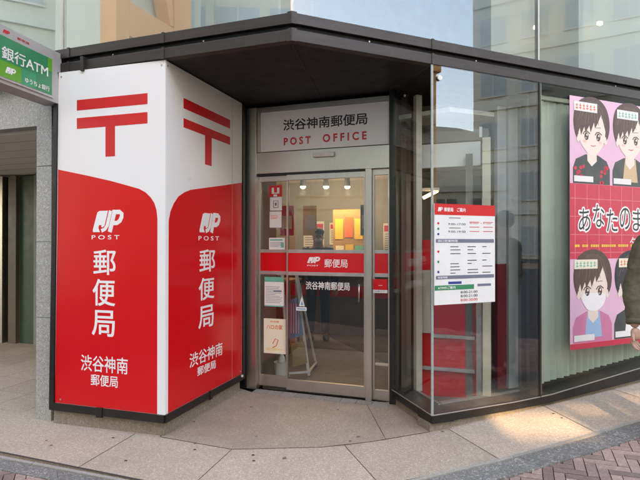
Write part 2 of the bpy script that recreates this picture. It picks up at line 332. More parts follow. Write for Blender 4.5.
# kerb: thin pale strip, then a wide dark granite strip
def offs(p, fr, d): return inn(p, fr, -d)
def kerbrow(name, m, d0, d1, step, zt):
    mb = MB()
    def intersect(d, e):  # offset V corner
        pa = offs(KA, FA, d); pb = offs(KA, FB, e)
        ua = Vector((math.cos(FA[1]), math.sin(FA[1]))); ub = Vector((math.cos(FB[1]), math.sin(FB[1])))
        M2 = Matrix(((ua.x, -ub.x), (ua.y, -ub.y))); r = M2.inverted() @ Vector((pb[0]-pa[0], pb[1]-pa[1]))
        return (pa[0]+ua.x*r.x, pa[1]+ua.y*r.x)
    for fr, sg, L in ((FA, -1, 5.5), (FB, 1, 10)):
        c0 = intersect(d0, d0); c1 = intersect(d1 if d1 < .1 else .15, d1)
        u = (math.cos(fr[1])*sg, math.sin(fr[1])*sg); k = 0
        while k < L:
            e = min(L, k+step*random.uniform(.9, 1.1)); gp = 0.004
            pt = lambda c, t: (c[0]+u[0]*t, c[1]+u[1]*t)
            p = [pt(c0, k+(gp if k else 0)), pt(c1, k+(gp if k else 0)), pt(c1, e), pt(c0, e)]
            mb.slab(p if sg > 0 else p[::-1], -0.028, zt, gz); k = e
    tag(mb.build(name, m), kind='structure')
kerbrow('kerb_edge', 'kerbl', 0.008, 0.036, 0.9, 0.004)
kerbrow('kerb', 'kerb', 0.040, 0.215, 0.8, -0.004)
# herringbone clay pavers
bed = MB(); L_, W_ = 0.198, 0.066
for fr, nm, ok in ((FA, 'a', lambda x, y: x < -0.25), (FB, 'b', lambda x, y: x >= -0.25)):
    ca, sa = math.cos(fr[1]+math.pi/4), math.sin(fr[1]+math.pi/4)
    def place(u, v, du, dv):
        cx, cy = u+du/2, v+dv/2; wx, wy = ca*cx-sa*cy+KA[0], sa*cx+ca*cy+KA[1]
        if not ok(wx, wy) or wx < -3.5 or wx > 4.5 or wy < 1.3: return
        da = (wx-KA[0])*-math.sin(FA[1])+(wy-KA[1])*math.cos(FA[1]); db = (wx-KA[0])*-math.sin(FB[1])+(wy-KA[1])*math.cos(FB[1])
        if (da if wx < KA[0] else db) > (-0.085 if wx < KA[0] else -0.150): return
        gp = 0.0028; pts = []
        for x, y in ((u+gp, v+gp), (u+du-gp, v+gp), (u+du-gp, v+dv-gp), (u+gp, v+dv-gp)):
            pts.append((ca*x-sa*y+KA[0], sa*x+ca*y+KA[1]))
        bed.slab(pts, -0.028, -0.010+random.uniform(-.0012, .0012), gz)
    for i in range(-90, 90):
        for k in range(-16, 17):
            u, v = (i+6*k)*W_, i*W_
            if abs(u) < 7: place(u, v, L_, W_); place(u+3*W_, v-2*W_, W_, L_)
tag(bed.build('brick_paving', 'brick'), kind='structure')

# ------------------------------------------------------------------ the post office building
B = thing('post_office_building', 'bronze and glass corner building with post office entrance set under a dark canopy', 'building')
LA = 5.0
# canopy rails (two bronze rails with a black recess), glass above
def rail(fr, x0, x1, z0, z1, y0, nm='canopy_rail'):
    return MB().box(x0, x1, y0, 0.06, z0, z1, 0.003).build(nm, 'bronze', B, fr)
for fr, x0, x1 in ((FA, 0, LA-0.022), (FB, 0.022, 6.2)):
    rail(fr, x0, x1, 3.022, 3.098, 0.0); rail(fr, x0, x1, 2.902, 2.982, 0.0)
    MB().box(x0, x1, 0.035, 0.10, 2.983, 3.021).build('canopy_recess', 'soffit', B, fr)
kx = MB()
for z0, z1 in ((3.018, 3.103), (2.897, 2.987)): kx.slab([(K[0]-.034, K[1]+.006), (K[0]-.004, K[1]-.008), (K[0]+.004, K[1]-.008), (K[0]+.034, K[1]+.008), (K[0]+.03, K[1]+.05), (K[0]-.03, K[1]+.05)], z0, z1)
kx.build('rail_joint_cap', 'bronze', B)
def cap(fr, x): MB().box(x-.012, x+.012, -.006, .02, 3.018, 3.102, .002).box(x-.012, x+.012, -.006, .02, 2.898, 2.986, .002).build('rail_joint_cap', 'bronze', B, fr)
cap(FA, LA-1.06); cap(FA, LA-2.0+.02); cap(FB, 1.175); cap(FB, 3.9)
b_ = MB()
for x in (LA-1.55, LA-.72, LA-3.1): MB().cyl((x, .036, 3.0), (x, .022, 3.0), .006).build('recess_bolt', 'alu', B, FA)
b_ = MB()
for x in (.62, 1.62, 3.3): MB().cyl((x, .036, 3.0), (x, .022, 3.0), .006).build('recess_bolt', 'alu', B, FB)
MB().box(LA-1.83, LA-1.80, -.03, .02, 2.885, 3.0, .003).build('sign_bracket', 'bronze', B, FA)
# soffit
sof = [A0, K, (6.2*0.9225+K[0], 6.2*0.386+K[1]), (5.2, 9.5), (-0.9, 9.5), (-4.2, 6.6)]
inset = [inn(A0, FA, .055), (K[0], K[1]+.06), inn(sof[2], FB, .055)]+sof[3:]
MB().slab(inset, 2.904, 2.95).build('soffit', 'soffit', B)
jn = MB()
for sx_ in (1.3, 2.5, 3.7):
    p_, q_ = inn((A0[0]+.9484*sx_, A0[1]-.3171*sx_), FA, .07), inn((A0[0]+.9484*sx_, A0[1]-.3171*sx_), FA, 1.6)
    jn.bar((p_[0], p_[1], 2.902), (q_[0], q_[1], 2.902), .004, .006, 0)
jn.bar((K[0], K[1]+.07, 2.902), (K[0]+.2, 4.7, 2.902), .004, .006, 0)
jn.build('soffit_joint', 'bronze', B)
# upper glazing
up = []
for fr, spans in ((FA, ((0, LA-2.07), (LA-2.05, LA-.008))), (FB, ((.008, 2.293), (2.313, 4.6), (4.62, 6.2)))):
    for x0, x1 in spans:
        MB().box(x0, x1, .02, .032, 3.10, 5.4).build('upper_window', 'g_up' if fr is FB else 'g_upa', B, fr)
    for x0, x1 in spans[1:]:
        if x0 > .1: MB().box(x0-.018, x0-.002, .012, .05, 3.10, 5.4).build('upper_mullion', 'alu', B, fr)
MB().box(K[0]-.01, K[0]+.01, K[1]+.005, K[1]+.03, 3.10, 5.4).build('upper_mullion', 'alu', B)
# rooms seen through the upper glass
MB().box(0, LA-.3, .45, .5, 3.0, 5.4).box(LA-.95, LA-.88, .1, .44, 3.1, 5.4).build('upper_room_wall', 'sky_pane', B, FA)
MB().box(.4, 2.3, .6, .65, 3.0, 5.4).build('upper_room_wall', 'f_deep', B, FB)  # wall coloured blue to strengthen the sky mirrored in the glass
MB().box(2.301, 6.2, .6, .65, 3.0, 5.4).box(2.9, 2.96, .1, .58, 3.1, 5.4).build('upper_room_wall', 'sky_pane', B, FB)
for xx in (2.7, 3.15, 3.6):
    MB().box(xx, xx+.05, .42, .45, 3.62+(xx-2.7)*.22, 3.65+(xx-2.7)*.22).build('upper_room_lamp', 'tube', B, FB)
MB().slab([inn(A0, FA, .03), (K[0], K[1]+.04), inn(sof[2], FB, .03)]+sof[3:], 5.42, 5.5).build('upper_ceiling', 'ceil', B)
# entrance frame of brushed steel
W = 1.345
ef = MB().box(-.128, -.018, -.02, .10, .003, 2.872, .003).box(-.017, W, .0, .10, 2.823, 2.872, .003).box(-.017, W, -.004, .10, 2.195, 2.41, .003)
ef.build('entrance_frame', 'steel', B, FD)
MB().box(-.016, W, .02, .05, 2.411, 2.822).build('sign_recess', 'black', B, FD)
MB().box(-.017, 1.115, .012, .06, 2.175, 2.194).build('door_track', 'black', B, FD)
MB().box(1.118, 1.176, -.02, .08, .003, 2.194, .003).build('door_post', 'steel', B, FD)
# black column between the door and the glass bay, and the one by the lit sign
MB().box(W+.002, W+.07, -.03, .25, 0.001, 2.903, .003).build('dark_column', 'black', B, FD)
MB().box(-.20, -.130, -.03, .25, 0.001, 2.903, .003).build('dark_column', 'black', B, FD)
# side light left of the sliding door, sliding door, side light right
def leaf(nm, x0, x1, y, kick, top=2.174, stile=.028, left=True, right=True):
    L = MB().box(x0, x1, y, y+.028, kick[0], kick[1], .002).box(x0, x1, y, y+.028, top-.055, top, .002)
    if left: L.box(x0, x0+stile, y-.001, y+.029, kick[1], top-.055, .002)
    if right: L.box(x1-stile, x1, y-.001, y+.029, kick[1], top-.055, .002)
    o = L.build(nm, 'steel', B, FD)
    MB().box(x0+.006, x1-.006, y+.010, y+.018, kick[1], top-.055).build('glass_pane', 'g_door', o)
    return o
sl = leaf('side_window', -.016, .305, .045, (.03, .14), stile=.012)
dr = leaf('sliding_door', .300, 1.112, .012, (.022, .128), stile=.016)
sr = leaf('side_window', 1.178, W-.002, .03, (.004, .105), top=2.19, stile=.018)
MB().box(1.20, W-.02, .024, .06, .335, .355, .002).build('mid_rail', 'steel', sr)
for o, x0, x1, y in ((sl, -.003, .294, .050), (dr, .317, 1.095, .017), (sr, 1.197, W-.021, .035)):
    MB().box(x0, x1, y, y+.004, 1.205, 1.392).build('red_band', 'red', o)
    MB().box(x0, x1, y-.003, y+.006, 1.393, 1.425, .001).box(x0, x1, y-.003, y+.006, 1.170, 1.204, .001).build('band_trim', 'alu', o)
def logo(mb, x0, x1, z0, z1, y, th=0.0006, holes=None):
    W0, H0 = x1-x0, z1-z0; sh = 0.16
    T = lambda p: (x0+(p[0]*0.84+p[1]*sh)*W0, z0+p[1]*H0)
    mb.prism([T(p) for p in ((0.03, 0), (0.30, 0.0), (.26, .08), (.20, .20), (.20, .33), (.30, .33), (.30, .24), (.36, .22), (.42, .3), (.42, 1), (.1, 1), (0.02, .93), (0, .1))], y, y-th)
    st = [T(p) for p in ((.52, 1), (.52, .30), (.47, .14), (.34, .06))]
    mb.stroke(st, W0*.10, y, y-th)
    bowl = [(.68, 0), (.68, 1)]; mb.stroke([T(p) for p in bowl], W0*.13, y, y-th)
    mb.stroke([T(p) for p in ((.60, .93), (.88, .93), (.98, .84), (1.0, .70), (.97, .52), (.88, .42), (.66, .42))], W0*.12, y, y-th*1.15)
    return mb
lm = MB(); logo(lm, .52, .655, 1.293, 1.352, .0165); lm.text('POST', .522, .640, 1.262, 1.276, .0165, bold=.01); lm.text('郵便局', .70, .935, 1.252, 1.335, .0165, bold=.012)
lm.build('lettering', 'mark', dr)
lm = MB().text('渋谷神南郵便局', .504, .955, 1.032, 1.112, .0215, bold=.012); lm.build('lettering', 'mark', dr)
MB().cyl((1.055, -.012, .93), (1.055, -.012, 1.10), .008).cyl((1.055, .012, .94), (1.055, -.012, .94), .006).cyl((1.055, .012, 1.09), (1.055, -.012, 1.09), .006).build('handle', 'steel', dr, smooth=True)
MB().box(.598, .812, -.035, -.004, 2.328, 2.372, .006).build('door_sensor', 'whitepaint', B, FD)

# ------------------------------------------------------------------ glass bay and blind window on the right
r_len = math.hypot(G1[0]-D2[0], G1[1]-D2[1])
# stone plinth, dark skirt, sloping with the street
def up2(s): return gz(K[0]+.9225*s, K[1]+.386*s)
def skirt(fr, x0, x1, zf0, zf1, nm, m, y0, y1, steps=6):
    mb = MB(); xs_ = [x0+(x1-x0)*i/steps for i in range(steps+1)]
    for a, b in zip(xs_, xs_[1:]):
        v = [mb.b.verts.new(p) for p in ((a, y0, zf0(a)), (b, y0, zf0(b)), (b, y0, zf1(b)), (a, y0, zf1(a)), (a, y1, zf0(a)), (b, y1, zf0(b)), (b, y1, zf1(b)), (a, y1, zf1(a)))]
        for f in ((0, 1, 2, 3), (7, 6, 5, 4), (0, 4, 5, 1), (3, 2, 6, 7), (0, 3, 7, 4), (1, 5, 6, 2)): mb.b.faces.new([v[i] for i in f])
    bmesh.ops.remove_doubles(mb.b, verts=mb.b.verts, dist=1e-5)
    return mb.build(nm, m, B, fr)
glz = lambda s: .135 if s < 2.3 else .135+(s-2.3)*.098       # bottom of the glass
skz = lambda s: .072 if s < 2.3 else .072+(s-2.3)*.062
skirt(FB, 1.164, 6.2, lambda s: up2(s)-.03, lambda s: skz(s)-.001, 'stone_plinth', 'stone', .030, .20, 12)
skirt(FB, 1.164, 6.2, skz, glz, 'base_frame', 'black', .0, .20, 12)
skirt(FB, 1.40, 2.27, lambda s: glz(s)+.001, lambda s: glz(s)+.014, 'inner_sill', 'alu', .20, .235, 2)
MB().box(0, r_len-.035, .030, .20, -.03, .071).build('stone_plinth', 'stone', B, FRet)
MB().box(.0, r_len-.002, .002, .20, .072, .134).build('base_frame', 'black', B, FRet)
MB().box(.1, r_len-.21, .185, .205, .135, .149).build('inner_sill', 'alu', B, FRet)
MB().box(.05, r_len-.012, .004, .012, .136, 2.902).build('bay_window', 'g_door', B, FRet)
o = skirt(FB, 1.166, 2.292, lambda s: .137, lambda s: 2.90, 'bay_window', 'g_bay', .003, .012, 1)
o = skirt(FB, 2.312, 4.6, lambda s: glz(s)+.002, lambda s: 2.90, 'blind_window', 'g_blind', .003, .012, 4)
o = skirt(FB, 4.62, 6.2, lambda s: glz(s)+.002, lambda s: 2.90, 'blind_window', 'g_blind', .003, .012, 4)
MB().box(r_len-.011, r_len-.001, -.006, .014, .136, 2.90, .001).build('corner_edge', 'g_edge', B, FRet)
MB().box(2.268, 2.291, .014, .09, .15, 2.90, .002).box(2.2925, 2.311, -.004, .10, .137, 2.90, .002).build('window_mullion', 'bronze', B, FB)
MB().box(2.313, 2.335, .014, .10, .16, 2.90, .002).build('window_mullion', 'alu', B, FB)
MB().cyl((1.235, .0, 2.80), (1.235, -.012, 2.80), .021, n=20).build('glass_clamp', 'whitepaint', B, FB)
MB().cyl((.30, .0, 2.78), (.30, -.01, 2.78), .012, n=16).build('glass_clamp', 'alu', B, FRet)
skirt(FB, 1.17, 6.2, lambda s: glz(s)+.0005, lambda s: glz(s)+.008, 'glass_bead', 'alu', -.004, .0025, 12)
MB().box(.02, r_len-.012, -.003, .0035, .1345, .142).build('glass_bead', 'alu', B, FRet)
# inner posts of the bay and what stands behind it
MB().box(.10, .155, .19, .25, .136, 2.85, .003).build('inner_post', 'beige', B, FRet)
MB().box(.05, .10, .19, .28, .136, 2.85, .002).build('inner_post', 'bronze', B, FRet)
PW = MB()      # partition in the plane of the door, inside the bay
PX = lambda a: a
MB().box(1.56, 2.02, .10, .14, .05, 1.52).box(2.085, 2.11, .10, .14, .05, 1.52).build('red_partition', 'red', B, FD)
MB().box(2.022, 2.083, .10, .14, .05, 2.3).build('partition_gap', 'dwall', B, FD)
MB().box(1.56, 1.71, .075, .095, .66, 1.24, .002).build('grey_panel', 'beige', B, FD)
MB().box(1.715, 2.10, .055, .098, .625, .655, .003).build('bay_rail', 'alu', B, FD)
MB().box(1.56, 2.10, .055, .098, .325, .355, .003).build('bay_rail', 'alu', B, FD)
MB().box(2.112, 2.16, .03, .14, .05, 1.75, .003).build('inner_post', 'alu', B, FD)
MB().box(2.165, 2.235, .00, .05, .151, 2.42, .003).build('inner_post', 'gold', B, FD)
MB().box(1.55, 2.15, .16, .20, 2.20, 2.42, .002).build('lintel_panel', 'signboard', B, FD)
MB().box(1.55, 2.22, .15, .25, 2.43, 2.53, .002).build('dark_beam', 'dwall', B, FD)
MB().box(1.50, 2.38, .40, .44, 2.20, 2.85).build('upper_partition', mat('partition_board', (.24, .21, .165), .7), B, FD)
MB().box(2.14, 2.165, .02, .05, 2.43, 2.52).build('beam_bracket', 'whitepaint', B, FD)
MB().box(2.10, 2.205, .30, .34, 1.30, 2.75).build('grey_panel', 'grey', B, FB)
MB().box(2.10, 2.205, .30, .34, .15, 1.299).build('red_partition', mat('maroon_panel', (.22, .015, .025), .5), B, FB)
MB().box(2.215, 2.325, .28, .33, .15, 2.75).build('grey_panel', 'grey', B, FB)
MB().box(2.335, 2.40, .30, .34, .15, 2.75).build('partition_gap', 'dwall', B, FB)
MB().prism([(2.40, .2), (2.52, .2), (2.48, 1.1)], .36, .34).build('red_partition', 'red', B, FB)
MB().box(2.305, 2.37, .16, .22, .18, 2.8).build('end_panel', 'black', B, FB)
# walls of the interior
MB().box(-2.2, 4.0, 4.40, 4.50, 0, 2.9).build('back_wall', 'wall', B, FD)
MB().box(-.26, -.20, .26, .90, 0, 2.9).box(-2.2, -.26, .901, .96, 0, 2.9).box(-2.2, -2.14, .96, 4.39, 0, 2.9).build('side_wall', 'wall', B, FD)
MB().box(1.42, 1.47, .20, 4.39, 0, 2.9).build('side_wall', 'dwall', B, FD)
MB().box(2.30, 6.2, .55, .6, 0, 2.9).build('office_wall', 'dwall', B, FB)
MB().slab([inn(D1, FD, .1), inn(D2, FD, .1), (0.98, 4.05), (3.4, 5.0), (6.5, 9.5), (-3, 12)], -.02, .006).build('interior_floor', 'ifloor', B)
bf = [sub(FD, 1.49, .14)[0][:2], sub(FB, 1.45, .24)[0][:2], sub(FB, 6.2, .24)[0][:2], sub(FB, 6.2, 5)[0][:2], sub(FD, 1.49, 4.38)[0][:2]]
MB().slab(bf, .03, .06, gz).build('bay_floor', 'ifloor', B)
MB().slab([inn(D1, FD, .12), inn(D2, FD, .12), (1.15, 4.3), (3.2, 5.1), (6.0, 9.4), (-3, 12)], 2.66, 2.70).build('interior_ceiling', 'ceil', B)

# ------------------------------------------------------------------ left recess, granite column
MB().box(2.30, LA-2.20, .12, .22, 2.52, 2.90).box(0, 2.30, .12, .22, 2.52, 2.90).build('granite_lintel', 'pillar', B, FA)
pl = thing('granite_column', 'speckled grey granite column at the left, beside the lit red sign', 'column', sub(FA, LA-2.315, .0))
for z0, z1 in ((.0, .86), (.864, 1.50), (1.504, 2.14), (2.144, 2.80)):
    MB().box(-.03, .135, .02, .45, z0, z1, .003).build('granite_block', 'pillar', pl)
MB().box(LA-2.175, LA-2.02, .04, .3, 0, 2.90, .002).build('dark_column', 'black', B, FA)
MB().box(-5, LA-2.2, .24, 3.4, 2.50, 2.54).build('recess_ceiling', 'ceil', B, FA)
lam = MB()
for i in range(8): lam.box(-5, LA-2.2, .5+i*.34, .503+i*.34, 2.496, 2.499)
lam.build('ceiling_groove', 'grey', B, FA)
MB().box(LA-2.75, LA-2.71, 1.2, 1.28, 2.44, 2.50, .005).build('ceiling_camera', 'black', B, FA)
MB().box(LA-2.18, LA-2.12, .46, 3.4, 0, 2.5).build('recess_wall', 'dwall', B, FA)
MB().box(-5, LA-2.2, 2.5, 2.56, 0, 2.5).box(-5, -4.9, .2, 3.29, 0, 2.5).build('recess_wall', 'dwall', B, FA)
xx = -.66
MB().box(xx-.9, xx-.8, 2.2, 2.3, 0, 2.48, .004).box(xx+.0, xx+.16, 2.2, 2.3, 0, 2.48, .004).build('steel_door_frame', 'steel', B, FA)
MB().box(xx+.23, xx+.38, 2.24, 2.30, 0, 2.48).build('recess_door', mat('brown_door', (.15, .11, .075), .4), B, FA)
MB().box(xx+.385, xx+.75, 2.30, 2.36, 0, 2.48).build('recess_door', mat('green_door', (.05, .085, .05), .4), B, FA)
MB().box(xx+.75, xx+1.6, 2.22, 2.30, 0, 2.48).build('recess_door', mat('grey_door', (.25, .24, .22), .4), B, FA)
rf = MB()
for i in range(-12, 7):
    for k in range(8):
        rf.slab([(i*.4+.003, .1+k*.4+.003), (i*.4+.397, .1+k*.4+.003), (i*.4+.397, .1+k*.4+.397), (i*.4+.003, .1+k*.4+.397)], -.028, .001)
tag(rf.build('recess_floor', 'slab', None, FA), kind='structure')

# ------------------------------------------------------------------ lit box sign with the postal mark
LB = thing('post_office_box_sign', 'tall red and white two sided box sign with T-shaped postal mark, left of the entrance', 'sign', (BC+(0,), 0))
LB.location = (BC[0], BC[1], 0)
def rel(fr): return ((fr[0][0]-BC[0], fr[0][1]-BC[1], fr[0][2]), fr[1])
def arcp(c, rx, rz, a0_, a1_, n=10): return [(c[0]+rx*math.cos(R(a0_+(a1_-a0_)*i/n)), c[1]+rz*math.sin(R(a0_+(a1_-a0_)*i/n))) for i in range(n+1)]
Lx = 1.0117
def panel(nm, fr, W0, curve, xred, bars, stem, jp, post, ks, l1, l2, flip, taper=0):
    p = MB().prism([(taper*-1+.002, .178), (W0-.0015, .178), (W0-.0015, 2.896), (.002, 2.896)], .05, 0).build(nm, 'white', LB, rel(fr))
    MB().prism(curve, 0, -.0012).build('red_field', 'red', p)
    pm = MB()
    for x0, x1, z0, z1 in bars: pm.prism([(x0, z0), (x1, z0), (x1, z1), (x0, z1)], 0, -.0012)
    pm.prism([(stem[0], stem[2]), (stem[1], stem[2]), (stem[1], bars[1][2]), (stem[0], bars[1][2])], 0, -.0012)
    pm.build('postal_mark', 'markred', p)
    t = logo(MB(), jp[0], jp[1], jp[2], jp[3], -.0012); t.build('logo', 'mark', p)
    t = MB().text('P O S T', post[0], post[1], post[2], post[3], -.0012, bold=.012)
    for ch, (x0, x1, z0, z1) in zip('郵便局', ks): t.text(ch, x0, x1, z0, z1, -.0012, bold=.014)
    t.text('渋谷神南', l1[0], l1[1], l1[2], l1[3], -.0012, bold=.010); t.text('郵便局', l2[0], l2[1], l2[2], l2[3], -.0012, bold=.012)
    t.build('lettering', 'mark', p)
    return p
T = .030
cL = [(-T+.003, .180), (.945, .180), (.945, 1.68)] + [(.937, 1.745), (.918, 1.80), (.885, 1.845), (.84, 1.885), (.78, 1.915), (.66, 1.948), (.52, 1.985), (.30, 2.035), (.0, 2.098)]
panel('front_panel', FL, Lx, cL, 0, ((.187, .855, 2.57, 2.655), (.187, .855, 2.42, 2.508)), (.466, .556, 2.18), (.342, .634, 1.58, 1.75), (.335, .60, 1.522, 1.556),
      ((.352, .567, 1.238, 1.440), (.345, .562, .990, 1.206), (.339, .559, .748, .958)), (.233, .68, .462, .592), (.33, .588, .350, .442), False, T)
cR = [(.040, .180), (BW-.006, .180), (BW-.006, 2.098), (.84, 2.025), (.458, 1.957), (.34, 1.935), (.25, 1.905), (.17, 1.865), (.11, 1.805), (.065, 1.735), (.045, 1.66)]
panel('side_panel', FR_, BW, cR, 0, ((.238, .994, 2.588, 2.672), (.238, .994, 2.433, 2.508)), (.557, .665, 2.18), (.465, .81, 1.585, 1.755), (.455, .79, 1.515, 1.553),
      ((.470, .724, 1.238, 1.436), (.460, .712, .995, 1.190), (.455, .700, .750, .945)), (.325, .854, .455, .575), (.44, .735, .358, .435), True)
MB().box(1.035, 1.038, -.0017, -.0012, .19, 2.88).build('panel_seam', 'grey', bpy.data.objects['side_panel'])
for nm_, pts_ in (('front_panel', ((.03, .21), (.03, 2.86), (.98, 2.86))), ('side_panel', ((.03, 2.86), (1.20, 2.86), (1.20, .21)))):
    for x_, z_ in pts_: MB().cyl((x_, 0, z_), (x_, -.004, z_), .007, n=10).build('screw', 'alu', bpy.data.objects[nm_])
# casing and frame
MB().box(-.01, .06, .06, .6, .12, 2.898).build('casing', 'black', LB, rel(FL))
MB().prism([(-.078-.0, .118), (Lx-.001, .118), (Lx-.001, .177), (-.078, .177)], .06, -.012).prism([(-.078, .178), (-T-.001, .178), (.000, 2.9), (-.034, 2.9)], .06, -.012).box(.39, .45, -.018, .0, .105, .182, .002).build('frame', 'black', LB, rel(FL))
MB().prism([(.0, .118), (BW+.045, .118), (BW+.045, .177), (.0, .177)], .06, -.012).box(BW+.001, BW+.045, -.012, .06, .178, 2.9).box(.62, .66, -.018, .0, .105, .182, .002).build('frame', 'black', LB, rel(FR_))
MB().cyl((-.003, .012, .18), (-.003, .012, 2.90), .008, n=10).build('corner_trim', 'mark', LB)
# stone plinth of the sign
pp = [BL, BC, BR, (BR[0]-.5, BR[1]+.2), (BL[0]+.1, BL[1]+.7)]
ql = inn(BL, FL, .035); qc = (BC[0]-.018, BC[1]+.050); qr = inn(BR, FR_, .035)
MB().slab([(ql[0]-.06, ql[1]), qc, (qr[0]+.01, qr[1]), (qr[0]-.4, qr[1]+.2), (ql[0]+.1, ql[1]+.7)], -.02, .117).build('sign_plinth', 'stone', B)
# body of building behind the sign
MB().slab([(BL[0]+.03, BL[1]+.12), (BC[0]-.03, BC[1]+.10), (BR[0]-.10, BR[1]-.02), (BR[0]-.02, 5.06), (-1.2, 5.6), (-2.0, 4.9)], .119, 2.90).build('corner_wall', 'black', B)
MB().box(-.013, .013, 0, .012, 0, .001).b.free()
MB().cyl((BW-.035, -.015, .165), (BW-.035, -.030, .165), .012).build('corner_light', 'whitepaint', LB, rel(FR_))

# ------------------------------------------------------------------ entrance name board
nb = thing('name_board', 'pale sign board over the sliding door reading POST OFFICE', 'sign', sub(FD, 0, 0, 2.41))
MB().box(.024, 1.343, -.004, .018, .006, .408, .002).build('board', 'signboard', nb)
MB().box(-.012, .022, -.006, .018, .004, .41, .001).box(1.3435, 1.3449, -.005, .018, .0, .41).build('board_edge', 'steel', nb)
MB().text('渋谷神南郵便局', .272, 1.135, .205, .318, -.004, bold=.022).build('lettering', 'ink', nb)
MB().text('P O S T', .279, .565, .058, .135, -.004, bold=.035).text('O F F I C E', .69, 1.128, .062, .142, -.004, bold=.035).build('lettering', 'markred', nb)

# ------------------------------------------------------------------ ATM sign hanging at the left
FS = frame((-2.277, 3.42), (-2.16, 3.93), 2.61)
at = thing('atm_sign', 'green and grey hanging bank ATM box sign above the granite column', 'sign', FS)
sl_ = math.hypot(.117, .51)
MB().box(-.06, sl_+.10, .012, .17, 0, .452, .004).build('casing', 'grey', at)
MB().box(-.025, sl_-.0, 0.0, .0115, .028, .43, .002).build('face', 'grey', at)
MB().box(.0, sl_-.02, -.001, .0, .046, .36).build('green_field', 'green', at)
MB().prism([(.0, .046), (.20, .046), (.20, .17), (.0, .17)], -.001, -.002).build('lime_field', 'lime', at)
MB().prism([(.46, .25), (sl_-.02, .25), (sl_-.02, .36), (.46, .36)], -.001, -.002).build('lime_field', 'lime', at)
MB().prism([(.20, .046), (.34, .046), (.34, .17), (.20, .17)], -.001, -.002).build('green_patch', mat('mid_green', (.015, .30, .14), .35), at)
t = MB().text('銀行ATM', .03, .46, .185, .285, -.003, bold=.014).text('ゆうちょ銀行', .235, .475, .068, .112, -.003, bold=.01); logo(t, .06, .15, .085, .135, -.003); t.text('BANK', .065, .14, .066, .076, -.002) if False else None
t.build('lettering', 'mark', at)
t = MB().text('郵便局', .165, .275, .385, .405, -.0005, bold=.01); logo(t, .04, .10, .385, .413, -.0005); t.build('lettering', 'markred', at)
at.location.z = 2.64; at.scale = (1, 1, .935)
MB().box(sl_+.08, sl_+.16, .05, .12, .10, .16).box(sl_+.08, sl_+.16, .05, .12, .32, .38).build('bracket', 'black', at)

# ------------------------------------------------------------------ opening hours sign on the bay glass
hs = thing('opening_hours_sign', 'white opening hours panel with red header fixed on the bay glass', 'sign', sub(FB, 1.174, -.02, 0))
tilt = lambda z: z
MB().box(0, .604, 0, .014, 1.005, 1.803, .002).build('board', 'paper', hs)
MB().box(.0, .604, -.001, .0, 1.715, 1.803).build('header', 'markred', hs)
MB().box(.012, .592, -.001, .0, 1.495, 1.525).box(.012, .592, -.001, .0, 1.207, 1.235).box(.42, .56, -.001, .0, 1.14, 1.16).build('grey_bar', 'slate', hs)
MB().box(.0, .385, -.001, .0, 1.120, 1.158).build('green_bar', 'green', hs)
MB().box(.13, .26, -.001, .0, 1.166, 1.186).build('blue_bar', 'navy', hs)
t = MB().text('郵便局　ご案内', .09, .30, 1.742, 1.775, -.001, bold=.02); logo(t, .03, .075, 1.742, 1.775, -.001)
t.text('ATMのご案内', .03, .20, 1.128, 1.150, -.001, bold=.015).text('取扱時間', .03, .12, 1.213, 1.229, -.001, bold=.01).text('窓口営業時間', .03, .22, 1.501, 1.519, -.001, bold=.01)
t.build('lettering', 'mark', hs)
t = MB().text('9:00-17:00', .13, .30, 1.635, 1.652, -.0005).text('9:00-19:00', .13, .30, 1.575, 1.592, -.0005)
t.text('8:00-21:00', .25, .42, 1.088, 1.108, -.0005, bold=.01).text('8:00-21:00', .25, .42, 1.057, 1.077, -.0005, bold=.01)
random.seed(3)
for zc in (1.46, 1.435, 1.405, 1.35, 1.325, 1.30, 1.275, 1.25):
    for xc in (.15, .32, .47):
        if random.random() < .8: t.box(xc, xc+random.uniform(.04, .11), -.0008, 0, zc, zc+.006)
for zc in (1.69, 1.61, 1.18): t.box(.14, .25, -.0008, 0, zc, zc+.005)
t.build('lettering', 'ink', hs)
t = MB().text('8:00-20:00', .25, .42, 1.025, 1.045, -.0005, bold=.01).text('9:00-17:00', .34, .56, 1.648, 1.656, -.0005)
for zc in (1.66, 1.62, 1.585): t.box(.34, .44, -.0008, 0, zc, zc+.005).box(.48, .58, -.0008, 0, zc, zc+.005)
t.disc(.035, 1.648, .010, .010, 0, -.001).disc(.035, 1.425, .010, .010, 0, -.001).build('red_print', 'markred', hs)
MB().disc(.035, 1.605, .010, .010, 0, -.001).disc(.035, 1.345, .010, .010, 0, -.001).build('green_print', 'green', hs)
MB().disc(.035, 1.563, .010, .010, 0, -.001).disc(.035, 1.265, .010, .010, 0, -.001).build('navy_print', 'navy', hs)

# ------------------------------------------------------------------ notices on the door glass
def notice(nm, label, x0, x1, z0, z1, m, y=.049):
    o = thing(nm, label, 'notice', sub(FD, x0, y, z0)); MB().box(0, x1-x0, 0, .002, 0, z1-z0).build('sheet', m, o); return o, x1-x0, z1-z0
def scribble(w0, h0, z0, z1, n, th=.006, xs0=.012):
    t = MB(); 
    for i in range(n):
        z = z0+(z1-z0)*i/max(1, n-1); t.box(xs0, w0*random.uniform(.5, .92), -.0008, 0, z, z+th)
    return t
o, w0, h0 = notice('red_notice', 'small red notice with white marks, topmost on the left door glass', .093, .236, 1.965, 2.079, 'markred')
t = MB().box(.03, .055, -.0008, 0, .03, .09).box(.03, .11, -.0008, 0, .028, .04).box(.09, .115, -.0008, 0, .03, .09).box(.05, .09, -.0008, 0, .0, .02); t.build('print', 'mark', o)
o, w0, h0 = notice('white_notice', 'white notice with a grey pictogram just under the small red notice', .104, .236, 1.822, 1.958, 'paper')
